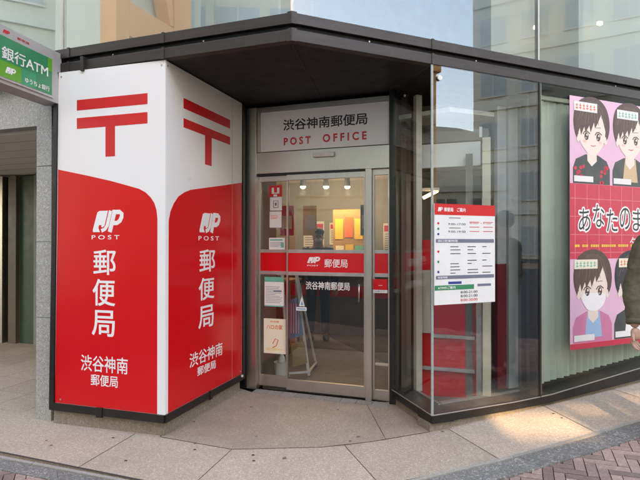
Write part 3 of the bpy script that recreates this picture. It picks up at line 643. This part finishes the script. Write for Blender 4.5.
MB().stroke([(.04, .03), (.04, .10), (.09, .10), (.09, .03), (.04, .03)], .008, 0, -.0008).box(.055, .075, -.0008, 0, .05, .08).build('print', 'slate', o)
o, w0, h0 = notice('white_notice', 'white notice with faint orange print, third down on the left door glass', .100, .232, 1.648, 1.812, 'paper')
scribble(w0, h0, .09, .12, 3, .005).build('print', 'orange', o)
o, w0, h0 = notice('white_notice', 'white and green notice just above the red band, left door glass', .093, .269, 1.425, 1.544, 'paper')
MB().box(.13, .165, -.0008, 0, .02, .07).box(.01, .15, -.0008, 0, .09, .105).build('print', 'teal', o)
scribble(w0, h0, .03, .07, 4, .004).build('print', 'slate', o)
o, w0, h0 = notice('hours_notice', 'pale green topped notice hung just below the red band', .043, .258, .842, 1.144, 'paper')
MB().box(0, w0, -.0008, 0, h0-.05, h0).box(0, w0, -.0008, 0, .0, .012).build('print', 'teal', o)
t = scribble(w0, h0, .04, .20, 11, .004); t.box(.10, .19, -.0009, -.0001, .15, .165).build('print', 'slate', o)
o, w0, h0 = notice('cream_notice', 'cream poster with orange lettering low on the left door glass', .038, .280, .366, .720, 'cream', .042)
t = MB().text('渋谷南', .07, .17, .315, .335, 0, .0008, .01).text('ハロの家', .03, .21, .245, .295, 0, .0008, .02).stroke([(.10, .10), (.13, .15), (.16, .14), (.14, .08), (.10, .06)], .010, 0, -.0008)
t.build('print', 'orange', o)
scribble(w0, h0, .03, .05, 3, .004, .03).build('print', 'yellow', o)
o = thing('triangle_sticker', 'blue and white triangular safety sticker on the sliding door glass', 'sticker', sub(FD, .404, .019, .819))
MB().prism([(.03, .045), (.09, .045), (.06, .150)], .001, 0).box(.0, .11, 0, .001, 0, .035).build('sheet', 'paper', o)
MB().prism([(.045, .055), (.075, .055), (.06, .10)], 0, -.0006).box(.01, .10, -.0006, 0, .012, .022).build('print', 'blue', o)
o = thing('red_button_notice', 'bright red notice with white strip at the right of the sliding door', 'notice', sub(FD, 1.183, .022, 1.02))
MB().box(0, .137, 0, .006, .03, .13, .002).build('sheet', 'red', o); MB().box(0, .137, 0, .006, 0, .029).build('white_strip', 'paper', o)
MB().text('自動ドア', .02, .115, .008, .023, 0, .0006, .01).build('lettering', 'slate', o); MB().box(.05, .09, -.0006, 0, .07, .074).build('print', 'mark', o)

# ------------------------------------------------------------------ vertical blinds
vb = thing('vertical_blind', 'pale green vertical blind hanging behind the right window and its poster', 'blind', sub(FB, 2.35, .17, 0))
b_ = MB(); i = 0
while i*.083 < 3.8:
    x = .03+i*.083; zb = .185+max(0, (x+2.35-2.3))*.098; a = R(-22+random.uniform(-9, 9)); cx, cy = math.cos(a)*.047, math.sin(a)*.047
    pts = [(x-cx, -cy), (x-cx*.4, -cy*.4-.006), (x+cx*.4, cy*.4-.006), (x+cx, cy)]
    for p, q in zip(pts, pts[1:]): b_.slab([p, q, (q[0], q[1]+.0015), (p[0], p[1]+.0015)], zb, 2.80)
    i += 1
b_.build('slats', 'blind', vb)
MB().box(0, 3.8, -.03, .03, 2.81, 2.85, .003).build('head_rail', 'alu', vb)

# ------------------------------------------------------------------ poster in the window
po = thing('window_poster', 'large pink and red illustrated poster with masked portraits on the window right of the entrance', 'poster', sub(FB, 2.655, -.006, 0))
PWd = 1.70
MB().box(0, PWd, 0, .003, .524, 2.83).build('sheet', 'pink', po)
MB().box(0, PWd, -.0008, 0, 1.345, 2.035).box(0, PWd, -.0008, 0, .524, .575).build('red_panel', 'posterred', po)
tt_ = MB()
for k in range(11): tt_.box(.06+k*.155, .068+k*.155, -.0011, -.00085, 1.35, 2.03)
for k in range(4): tt_.box(.002, PWd-.002, -.0012, -.00115, 1.40+k*.165, 1.408+k*.165)
tt_.build('tartan_lines', mat('tartan_line', (.72, .16, .18), .5), po)
ts = MB()
for x0, ch, z0 in ((.11, 'あ', 1.60), (.295, 'な', 1.64), (.475, 'た', 1.60), (.655, 'の', 1.62), (.84, 'ま', 1.61), (1.05, 'ち', 1.61), (1.25, 'を', 1.61)):
    ts.append((x0, ch, z0)) if hasattr(ts, 'append') else ts.text(ch, x0-.012, x0+.162, z0-.015, z0+.225, -.0008, .0006, .07)
ts.build('title_outline', 'mark', po)
t = MB()
for x0, ch, z0 in ((.11, 'あ', 1.60), (.295, 'な', 1.64), (.475, 'た', 1.60), (.655, 'の', 1.62), (.84, 'ま', 1.61), (1.05, 'ち', 1.61), (1.25, 'を', 1.61)):
    t.text(ch, x0, x0+.15, z0, z0+.21, -.0016, .0004, 0)
t.build('title', 'ink', po)
MB().text('タ', .80, .885, 1.45, 1.55, -.0008, .0005, .005).build('subtitle', 'mark', po)
t = MB(); x = .06
while x < PWd-.1:
    l_ = random.uniform(.015, .03); t.box(x, x+l_, -.0014, -.0008, 1.455, 1.478); x += l_+.006 + (0.03 if random.random() < .12 else 0)
t.build('small_print', 'yellow', po)
def poly_smooth(pts, n=4):   # closed Catmull-Rom
    out = []; N = len(pts)
    for i in range(N):
        p0, p1, p2, p3 = [Vector(pts[(i+k-1) % N]) for k in range(4)]
        for j_ in range(n):
            t_ = j_/n; out.append(tuple(0.5*((2*p1)+(-p0+p2)*t_+(2*p0-5*p1+4*p2-p3)*t_**2+(-p0+3*p1-3*p2+p3)*t_**3)))
    return out
def portrait(cx, zb, sc, hair, cloth, inner, mask, label, dots=False):
    e = lambda pts: [(cx+x*sc, zb+z*sc) for x, z in pts]
    o = MB().prism(e([(-.295, 0), (.295, 0), (.295, .18), (.24, .27), (.10, .33), (-.10, .33), (-.25, .27), (-.295, .17)]), 0, -.0008).build('portrait', cloth, po); o['label'] = label
    MB().prism(e([(-.12, .05), (.14, .05), (.10, .33), (.0, .26), (-.08, .33)]), -.0008, -.0012).build('shirt', inner, o)
    MB().prism(e([(-.07, .26), (.0, .20), (.08, .26), (.075, .42), (-.075, .42)]), -.0012, -.0016).build('neck', 'skinp', o)
    MB().prism(poly_smooth(e([(-.22, .49), (-.275, .60), (-.285, .74), (-.24, .88), (-.13, .96), (.02, .985), (.15, .95), (.245, .86), (.29, .72), (.28, .59), (.225, .48), (.16, .47), (-.16, .47)]), 3), -.0016, -.0020).build('hair', hair, o)
    MB().prism(poly_smooth(e([(-.21, .64), (-.195, .50), (-.13, .40), (-.03, .33), (.02, .315), (.07, .335), (.155, .41), (.205, .51), (.215, .66), (.12, .82), (-.12, .80)])), -.0020, -.0024).build('face', 'skinp', o)
    MB().prism(e([(-.235, .50), (-.27, .64), (-.26, .80), (-.15, .92), (.08, .94), (.25, .82), (.27, .64), (.235, .50), (.225, .60), (.19, .70), (.15, .80), (.10, .70), (.05, .63), (.035, .70), (-.02, .58), (-.04, .66), (-.10, .57), (-.12, .64), (-.17, .54), (-.19, .62), (-.215, .56)]), -.0024, -.0028).build('fringe', hair, o)
    hl = MB()
    for k in range(9):
        bx = -.20+k*.05; hl.stroke(e([(bx*.35, .93), (bx*.8, .85), (bx*1.08, .70+.05*math.sin(k*2))]), .005*sc, -.0028, -.0030)
    hl.build('hair_strands', 'hairl', o)
    bl = MB()
    for sx in (-.115, .135): bl.disc(cx+sx*sc, zb+.475*sc, .030*sc, .016*sc, -.0024, -.0025, 14)
    if not mask: bl.build('blush', 'blush', o)
    er = MB()
    for sx in (-.212, .222): er.disc(cx+sx*sc, zb+.505*sc, .028*sc, .045*sc, -.0018, -.0023, 12)
    er.build('ears', 'skinp', o)
    ey = MB()
    for sx in (-.085, .105):
        ey.disc(cx+sx*sc, zb+.535*sc, .033*sc, .045*sc, -.0024, -.0030, 16); ey.stroke(e([(sx-.055, .555), (sx-.03, .585), (sx+.01, .592), (sx+.055, .565)]), .013*sc, -.0024, -.0030); ey.stroke(e([(sx-.04, .64), (sx+.04, .645)]), .006*sc, -.0024, -.0027)
    ey.build('eyes', 'hairp', o)
    ms = MB()
    for sx in (-.077, .113): ms.disc(cx+sx*sc, zb+.552*sc, .011*sc, .014*sc, -.0030, -.0032, 8); ms.disc(cx+(sx-.018)*sc, zb+.515*sc, .007*sc, .007*sc, -.0030, -.0032, 8)
    ms.build('eye_glint', 'mark', o)
    if mask: MB().prism(poly_smooth(e([(-.165, .50), (.0, .52), (.19, .50), (.15, .38), (.03, .33), (-.10, .36)])), -.0024, -.0030).build('mask', 'mark', o)
    else: MB().stroke(e([(-.02, .435), (.02, .428), (.06, .437)]), .008*sc, -.0024, -.0028).build('mouth', 'posterred', o)
    if dots:
        d = MB()
        for k in range(34):
            x, z = random.uniform(-.265, .265), random.uniform(.02, .22)
            if abs(x) > .13: d.disc(cx+x*sc, zb+z*sc, .024*sc, .022*sc, -.0008, -.0014, 8)
        d.build('flower_pattern', 'posterred', o)
    MB().box(cx-.28*sc, cx+.02*sc, -.0034, -.0026, zb+.02*sc, zb+.085*sc).build('name_tag', 'paper', o)
portrait(.28, 2.037, .82, 'hairp', 'hood', 'hood', False, 'portrait in dark hoodie with red flowers', True)
portrait(.80, 2.037, .82, 'hairp', 'hood', 'tan', False, 'portrait in dark jacket over tan shirt')
portrait(1.32, 2.037, .82, 'hairp', 'cardi', 'mark', False, 'portrait in pink cardigan and white shirt')
portrait(.29, .577, .87, 'hairp', 'cardi', 'bluep', True, 'masked portrait in pink cardigan over blue shirt')
portrait(.83, .577, .86, 'hairp2', 'hood', 'mark', True, 'masked portrait with black hair')
portrait(1.37, .577, .86, 'hairp', 'bluep', 'mark', True, 'masked portrait in blue jacket')
t = MB(); t2 = MB()
for x0, z0, tt, body in ((.05, 2.70, t, '年賀状'), (.62, 2.68, t2, 'はがき'), (.05, 1.255, t2, ''), (.64, 1.26, t, '')):
    MB().box(x0, x0+.30, -.0036, -.0030, z0, z0+.085).build('caption_plate', 'paper' if z0 > 2 else 'cream', po)
    for k in range(6):
        bx = x0+.02+k*.045
        tt.box(bx, bx+.032, -.0042, -.0036, z0+.020+.006*(k%2), z0+.027+.006*(k%2)).box(bx+.003, bx+.029, -.0042, -.0036, z0+.048, z0+.055).box(bx+.012, bx+.019, -.0046, -.00421, z0+.015, z0+.068)
t.build('caption', 'orange', po); t2.build('caption', 'teal', po)

# ------------------------------------------------------------------ people
def skinmesh(name, V, E, rad, m, parent, root=0, sub_=2):
    me = bpy.data.meshes.new(name); me.from_pydata([Vector(v) for v in V], E, []); me.materials.append(M[m])
    o = bpy.data.objects.new(name, me); C.objects.link(o); o.parent = parent
    sk = o.modifiers.new('skin', 'SKIN'); lay = me.skin_vertices[0] if me.skin_vertices else None
    if lay is None:
        bpy.context.view_layer.update(); lay = me.skin_vertices[0]
    for i, r in enumerate(rad):
        lay.data[i].radius = (r, r) if isinstance(r, (int, float)) else r
    lay.data[root].use_root = True; sk.use_smooth_shade = True
    ss = o.modifiers.new('sub', 'SUBSURF'); ss.levels = sub_; ss.render_levels = sub_
    if name == 'jacket':
        ss.levels = ss.render_levels = 4
        for sz_, st_ in ((.14, .030), (.045, .012)):
            tx = bpy.data.textures.new('folds', 'CLOUDS'); tx.noise_scale = sz_; tx.noise_depth = 2
            dm = o.modifiers.new('folds', 'DISPLACE'); dm.texture = tx; dm.strength = st_; dm.mid_level = .5; dm.texture_coords = 'LOCAL'
    return o
def person(label, loc, rz, top, mask=False, cap=False, sc=1.0, arms=None, jk=1.0):
    t = thing('person', label, 'person', (loc, rz)); t.scale = (sc, sc, sc)
    a = arms or dict(l=((.20, 0, 1.40), (.255, .01, 1.12), (.25, -.05, .86)), r=((-.20, 0, 1.40), (-.27, .02, 1.12), (-.275, -.04, .88)))
    V = [(0, 0, .96), (0, .01, 1.15), (0, 0, 1.34), (0, -.0, 1.47), (0, -.015, 1.56), (0, -.02, 1.66)]; E = [(0, 1), (1, 2), (2, 3), (3, 4), (4, 5)]
    rd = [(.15, .11), (.13, .10), (.15, .11), (.06, .06), (.085, .09), (.08, .095)]
    for s in ('l', 'r'):
        n = len(V); V += list(a[s]); E += [(2, n), (n, n+1), (n+1, n+2)]; rd += [.055, .042, .030]
    for sx in (-1, 1):
        n = len(V); V += [(sx*.10, 0, .88), (sx*.11, -.01, .50), (sx*.115, .02, .09), (sx*.12, -.14, .04)]; E += [(0, n), (n, n+1), (n+1, n+2), (n+2, n+3)]; rd += [.085, .058, .040, .035]
    body = skinmesh('body', V, E, rd, 'skin', t)
    V = [(0, 0, .80), (0, .01, 1.08), (0, 0, 1.33), (0, 0, 1.43)]; E = [(0, 1), (1, 2), (2, 3)]; rd = [(.19, .150), (.175, .135), (.17, .13), (.105, .095)]
    for s in ('l', 'r'):
        n = len(V); A_, B_, C_ = [Vector(q) for q in a[s]]; e = C_.lerp(B_, .12)
        V += [A_, A_.lerp(B_, .5), B_, B_.lerp(e, .55), e]; E += [(2, n), (n, n+1), (n+1, n+2), (n+2, n+3), (n+3, n+4)]; rd += [.078*jk, .070*jk, .062*jk, .060*jk, .050*jk]
    jk_ = skinmesh('jacket', V, E, rd, top, t)
    for s in ('l', 'r'):
        C_, B_ = Vector(a[s][2]), Vector(a[s][1]); e = C_.lerp(B_, .10); e2 = C_.lerp(B_, .22)
        MB().cyl(e, e2, .050*jk, .054*jk, 24).build('cuff', top, jk_, smooth=True)
    V = [(0, 0, 1.02)]; E = []; rd = [(.165, .125)]
    for sx in (-1, 1):
        n = len(V); V += [(sx*.10, 0, .86), (sx*.11, -.01, .50), (sx*.115, .015, .10)]; E += [(0, n), (n, n+1), (n+1, n+2)]; rd += [.10, .078, .068]
    skinmesh('trousers', V, E, rd, 'denim', t)
    for sx in (-1, 1): MB().ball((sx*.118, -.07, .045), (.05, .135, .05)).build('shoe', 'shoe', t, smooth=True)
    MB().ball((0, .018, 1.668), (.092, .105, .105)).build('hair', 'hair', t, smooth=True)
    f = MB().ball((0, -.045, 1.615), (.070, .075, .100)).ball((0, -.122, 1.60), (.012, .016, .022), 10).ball((-.078, -.02, 1.61), (.012, .02, .03), 10).ball((.078, -.02, 1.61), (.012, .02, .03), 10)
    f.build('face', 'skin', body, smooth=True)
    e = MB()
    for sx in (-.03, .03): e.ball((sx, -.116, 1.632), (.012, .006, .006), 10)
    e.build('eyes', 'ink', body, smooth=True)
    MB().ball((0, -.112, 1.568), (.022, .010, .006), 10).build('mouth', 'posterred', body, smooth=True)
    if mask: MB().ball((0, -.070, 1.578), (.060, .064, .042)).build('mask', 'mark', t, smooth=True)
    if cap: MB().ball((0, -.01, 1.70), (.098, .115, .07)).box(-.06, .06, -.19, -.09, 1.675, 1.69, .005).build('cap', 'navycloth', t, smooth=True)
    # hands
    for s, sg in (('l', 1), ('r', -1)):
        w_ = Vector(a[s][2]); V = [w_+Vector((0, 0, .01)), w_+Vector((0, -.008, -.045)), w_+Vector((0, -.014, -.085))]; E = [(0, 1), (1, 2)]; rd = [(.034, .028), (.042, .024), (.042, .018)]
        hnd = skinmesh('hand', V, E, rd, 'skin', body)
        for k, (dy, L0) in enumerate(((-.036, .066), (-.012, .076), (.012, .070), (.034, .055))):
            b0 = w_+Vector((0, -.014+dy, -.075)); ix = -sg*1.0; w0 = w_; rot = Matrix.Rotation(sg*R(62), 3, 'Z')
            V = [b0, b0+Vector((ix*.004, -.002, -L0*.5)), b0+Vector((ix*.022, -.004, -L0*.85)), b0+Vector((ix*.040, -.003, -L0*.98))]
            V = [w_+rot @ (q_-w_) for q_ in V]
            skinmesh('finger', V, [(0, 1), (1, 2), (2, 3)], [.0115, .0105, .0095, .008], 'skin', hnd)
        b0 = w_+Vector((0, -.036, -.030)); V = [w_+rot @ (q_-w_) for q_ in (b0, b0+Vector((-sg*.012, -.026, -.030)), b0+Vector((-sg*.022, -.034, -.058)))]
        skinmesh('thumb', V, [(0, 1), (1, 2)], [.013, .011, .0085], 'skin', hnd)
    return t
person('person in an olive jacket at the right edge, arm hanging before the poster', (2.60, 3.63, gz(2.6, 3.6)), R(8), 'olive', arms=dict(l=((.20, 0, 1.40), (.255, .01, 1.10), (.25, -.05, .82)), r=((-.19, 0, 1.42), (-.275, .02, 1.10), (-.315, -.05, .80))), jk=1.06)
person('person in a navy cap and white face mask standing inside the post office', (-.03, 7.4, .006), R(5), 'navycloth', mask=True, cap=True, sc=.97)

# ------------------------------------------------------------------ inside the post office
for i, (x, y, lb) in enumerate(((-.28, 8.0, 'leftmost round ceiling lamp glowing behind the door glass'), (.10, 8.0, 'middle round ceiling lamp glowing behind the door glass'), (.45, 8.0, 'rightmost round ceiling lamp glowing behind the door glass'))):
    o = thing('ceiling_lamp', lb, 'lamp', ((x, y, 2.42), 0), 'round lamps inside the post office')
    MB().cyl((0, 0, .24), (0, 0, .0), .035, .05).build('housing', 'soffit', o); MB().ball((0, 0, -.005), (.045, .045, .035)).build('bulb', 'lamp', o, smooth=True)
    ld = bpy.data.lights.new('lamp_light', 'POINT'); ld.energy = 2.2; ld.color = (1, .86, .66); ld.shadow_soft_size = .05
    lo = bpy.data.objects.new('lamp_light', ld); C.objects.link(lo); lo.location = (x, y-.1, 2.30)
o = thing('tube_lamp', 'yellow glowing tube lamp seen through the side glass of the bay', 'lamp', sub(FD, 1.62, .30, 1.93))
MB().cyl((.0, 0, .0), (.13, .05, .07), .016).build('tube', 'tube', o); MB().box(-.02, .15, .03, .06, .07, .10).build('fitting', 'whitepaint', o)
# display stand
es = thing('display_stand', 'white wooden A-frame leaflet stand just inside the sliding door', 'stand', sub(FD, -.10, .50, .006))
for p_, q_, w_ in (((.22, 0, 0), (.05, .22, 1.15), .03), ((.42, .12, 0), (.20, .28, 1.15), .03), ((.02, .45, 0), (.05, .24, 1.15), .025), ((.36, .55, 0), (.20, .30, 1.15), .025)):
    MB().bar(p_, q_, w_, .02).build('leg', 'whitepaint', es)
for p_, q_ in (((.22, 0, .04), (.42, .12, .04)), ((.22, 0, .04), (.02, .45, .04)), ((.42, .12, .04), (.36, .55, .04))):
    MB().bar(p_, q_, .03, .02).build('base_rail', 'whitepaint', es)
MB().prism([(.17, .38), (.34, .44), (.27, .86), (.11, .82)], .16, .15).build('leaflet_board', 'blue', es)
MB().prism([(.23, .08), (.40, .14), (.36, .38), (.20, .34)], .13, .12).build('lower_board', 'wood', es)
t = MB()
for k in range(5): t.box(.165+k*.03, .18+k*.03, .13, .145, .46, .80)
t.build('leaflet', 'pink', es)
bn = thing('waste_bin', 'small white bin on the floor behind the cream notice', 'bin', sub(FD, .10, .36, .006))
MB().cyl((0, 0, 0), (0, 0, .20), .062, .085, 20).build('bin_body', 'whitepaint', bn); MB().ball((0, 0, .22), (.04, .04, .06)).build('bag', 'paper', bn, smooth=True)
sb = thing('poster_board', 'wooden shelf board with yellow and brown posters at the back of the office', 'board', sub(FD, -.25, 3.4, 0))
MB().box(0, .55, 0, .05, .9, 2.05).build('panel', 'wood', sb)
for k, (x, z, m) in enumerate(((.04, 1.55, 'yellow'), (.21, 1.58, 'orange'), (.38, 1.55, 'yellow'), (.05, 1.1, 'cream'), (.22, 1.12, 'yellow'), (.39, 1.1, 'teal'))):
    MB().box(x, x+.14, -.008, -.001, z, z+.34).build('poster_sheet', m, sb)
MB().box(0, .55, -.15, .0, 1.0, 1.02).box(0, .55, -.15, .0, .5, .52).build('shelf', 'wood', sb)
ct = thing('service_counter', 'red fronted service counter at the back of the post office', 'counter', sub(FD, -1.3, 3.0, 0))
MB().box(.0, 2.6, 0, .3, .006, .95).build('front', 'dwall', ct); MB().box(-.02, 2.62, -.05, .35, .955, .99, .003).build('counter_top', 'whitepaint', ct)
MB().box(.05, 2.5, -.01, -.001, .62, .80).build('red_stripe', 'red', ct)
for k, (x, c1) in enumerate(((-.75, 'posterred'), (-.42, 'yellow'), (.45, 'blue'))):
    nb_ = thing('hanging_banner', ['red and white banner hanging at the left over the counter', 'yellow banner hanging in the middle over the counter', 'blue and white banner hanging at the right over the counter'][k], 'banner', sub(FD, x, 2.3+.1*k, 1.60))
    MB().box(0, .22, 0, .004, 0, .45).build('cloth', c1, nb_); MB().box(.03, .19, -.002, -.0005, .1, .3).build('print', 'paper', nb_)
for k, (x, z, w_, h_, m, lb) in enumerate(((-1.15, 1.30, .42, .60, 'paper', 'large white poster with red strip at the left of the back wall'), (-.62, 1.45, .30, .42, 'cream', 'cream poster on the back wall behind the counter'), (.42, 1.30, .34, .55, 'paper', 'white poster on the back wall right of the shelf board'), (.86, 1.5, .26, .36, 'yellow', 'small yellow poster on the back wall near the dark partition'))):
    o = thing('wall_poster', lb, 'poster', sub(FD, x, 4.38, z), 'posters on the back wall of the office')
    MB().box(0, w_, 0, .004, 0, h_).build('sheet', m, o); MB().box(.02, w_-.02, -.001, 0, h_*.72, h_*.92).build('heading', 'posterred', o)
    scribble(w_, h_, h_*.1, h_*.62, 8, .012, .03).build('print', 'slate', o)
rk = thing('leaflet_rack', 'tall dark leaflet rack with rows of coloured leaflets inside on the right', 'rack', sub(FD, .98, 1.9, .006))
MB().box(0, .40, .05, .30, 0, 1.65, .004).build('cabinet', 'dwall', rk)
for i in range(5):
    MB().box(.01, .39, -.02, .045, .30+i*.27, .31+i*.27).build('tray', 'alu', rk)
    for k in range(4):
        MB().prism([(.02+k*.093, .315+i*.27), (.105+k*.093, .315+i*.27), (.105+k*.093, .50+i*.27), (.02+k*.093, .50+i*.27)], .03, .012).build('leaflet', random.choice(['paper', 'cream', 'orange', 'teal', 'pink', 'blue', 'yellow']), rk)
dk = thing('writing_desk', 'small writing desk with pale top left inside the door', 'desk', sub(FD, -1.0, 1.5, .006))
MB().box(0, .75, 0, .40, .96, .99, .004).build('desk_top', 'wood', dk)
for x, y in ((.04, .04), (.71, .04), (.04, .36), (.71, .36)): MB().box(x-.015, x+.015, y-.015, y+.015, 0, .958).build('leg', 'alu', dk)
wb = thing('white_banner', 'narrow white cloth hanging high inside beside the door post', 'banner', sub(FD, 1.25, 1.6, 1.95))
MB().prism([(0, .02), (.10, 0), (.12, .55), (.03, .55)], .01, 0).build('cloth', 'paper', wb)

# ------------------------------------------------------------------ buildings across the street (seen mirrored in the glass)
def block(name, label, cx, cy, yaw, wd, dp, ht, wall, win, floors, bays, wh=.55, ww=.6, z00=.12):
    fr = ((cx, cy, 0), yaw); b = thing(name, label, 'building', fr)
    MB().box(-wd/2, wd/2, 0, dp, 0, ht).build('wall', wall, b)
    MB().box(-wd/2-.15, wd/2+.15, -.15, dp+.15, ht+.001, ht+.35).build('parapet', wall, b)
    fh = ht/floors; bw = wd/bays
    f = MB()
    for i in range(floors): f.box(-wd/2+.02, wd/2-.02, -.12, -.005, i*fh+.02, i*fh+fh*.12)
    f.build('floor_band', 'f_white', b)
    for i in range(floors):
        for k in range(bays):
            x0 = -wd/2+k*bw+bw*(1-ww)/2; z0 = i*fh+fh*(.5-wh/2)+.1
            o = MB().box(x0, x0+bw*ww, -.05, -.004, z0, z0+fh*wh).build('window', win, b)
            MB().box(x0-.06, x0+bw*ww+.06, -.09, -.052, z0-.08, z0-.01).box(x0+bw*ww/2-.03, x0+bw*ww/2+.03, -.09, -.052, z0, z0+fh*wh).build('window_frame', 'f_white', o)
    return b
def yawto(x, y, tx=0, ty=3.8): return math.atan2(ty-y, tx-x)+math.pi/2
def at_az(az, d): return (math.sin(R(az))*d, 3.8+math.cos(R(az))*d)
x, y = at_az(-113, 17); block('cream_building', 'pale cream building across the street mirrored in the upper left glass', x, y, yawto(x, y), 9, 8, 21, 'f_cream', 'f_pale', 7, 5, .5, .7)
x, y = at_az(-140, 19); block('cream_building', 'pale green grey office block mirrored in the glass above the canopy corner', x, y, yawto(x, y), 12, 8, 22, 'f_cream', 'f_pale', 7, 5, .6, .8)
# braced tower between them, warm sunlight put into its orange colour
x, y = at_az(-121, 13); o = thing('sunlit_orange_tower', 'framed tower coloured sunlit orange mirrored above the lit sign', 'building', ((x, y, 0), R(75)))
MB().box(-1.9, -1.0, 0, .6, 0, 15).box(1.0, 1.5, 0, .6, 0, 15).box(-.99, .99, 0, .6, 7.5, 8.5).box(-.99, .99, 0, .6, 13, 14).build('frame', 'f_orange', o)
MB().bar((-1, .3, 8.6), (.2, .3, 13), .5, .3).bar((1, .3, 8.6), (-.1, .3, 13), .4, .3).build('brace', 'f_orange', o); MB().box(-.98, .98, .65, 3, 0, 15).build('core', 'f_cream', o)
x, y = at_az(134.5, 17); o = block('sunlit_orange_building', 'low building coloured sunlit orange mirrored over the middle of the canopy', x, y, R(285), 4.5, 4, 8.6, 'f_orange', 'f_pale', 3, 3, .4, .5)  # orange wall colour stands in for warm sunlight
MB().prism([(-2.0, 8.96), (2.0, 8.96), (.2, 10.2)], .2, 4.5).build('gable_roof', 'f_orange', o)
x, y = at_az(121, 26); o = block('round_roofed_hall', 'low hall with a curved roof mirrored in the bay glass', x, y, yawto(x, y), 12, 8, 4.4, 'f_grey', 'f_dark', 2, 6)
MB().prism([(5.5*math.cos(R(a)), 4.76+3.6*math.sin(R(a))) for a in range(0, 181, 12)], .3, 7.5).build('curved_roof', 'f_cream', o)
x, y = at_az(103.5, 26); block('tall_building', 'tall pale building down the street mirrored right of the bay', x, y, yawto(x, y), 11, 9, 24, 'f_white', 'f_win', 8, 5, .5, .6)
# office slab opposite, topped by an added wall whose slots shape the sun patches
o = thing('office_building', 'grey office slab facing the post office with an added wall slotted for the sun patches', 'building', ((0, -13, 0), 0))
MB().box(-10, 13, -6, 0, 0, 7.60).build('wall', 'f_white', o)
tw = MB().box(-10, 13, -.3, 0, 8.40, 14.0); xp = -10
for x0, x1, z0, z1 in ((1.47, 1.66, 7.76, 7.86), (2.03, 2.66, 7.80, 8.19), (2.74, 3.16, 8.04, 8.24), (3.26, 3.90, 8.16, 8.36)):
    tw.box(xp, x0-.001, -.3, 0, 7.601, 8.399); tw.box(x0, x1, -.3, 0, 7.601, z0); tw.box(x0, x1, -.3, 0, z1, 8.399); xp = x1+.001
tw.box(xp, 13, -.3, 0, 7.601, 8.399)
for (x0, x1, z0, z1) in ((2.03, 2.66, 7.80, 8.19), (2.74, 3.16, 8.04, 8.24), (3.26, 3.90, 8.16, 8.36)):  # bars added across the slots to weaken the sun patches
    rb = MB(); z = z0+.012
    while z < z1-.02: rb.box(x0, x1-.002, -.12, -.10, z, z+.016); z += .058
    rb.build('sun_dimming_bars', 'f_dark', o)
tw.build('sun_slot_wall', 'f_white', o)
for i in range(3):
    for k in range(10):
        x0 = -9.4+k*2.25; wn = MB().box(x0, x0+1.6, .004, .05, .8+i*2.6, 2.5+i*2.6).build('window', 'f_pale', o)
        MB().box(x0+.77, x0+.83, .051, .08, .8+i*2.6, 2.5+i*2.6).build('window_frame', 'f_dark', wn)
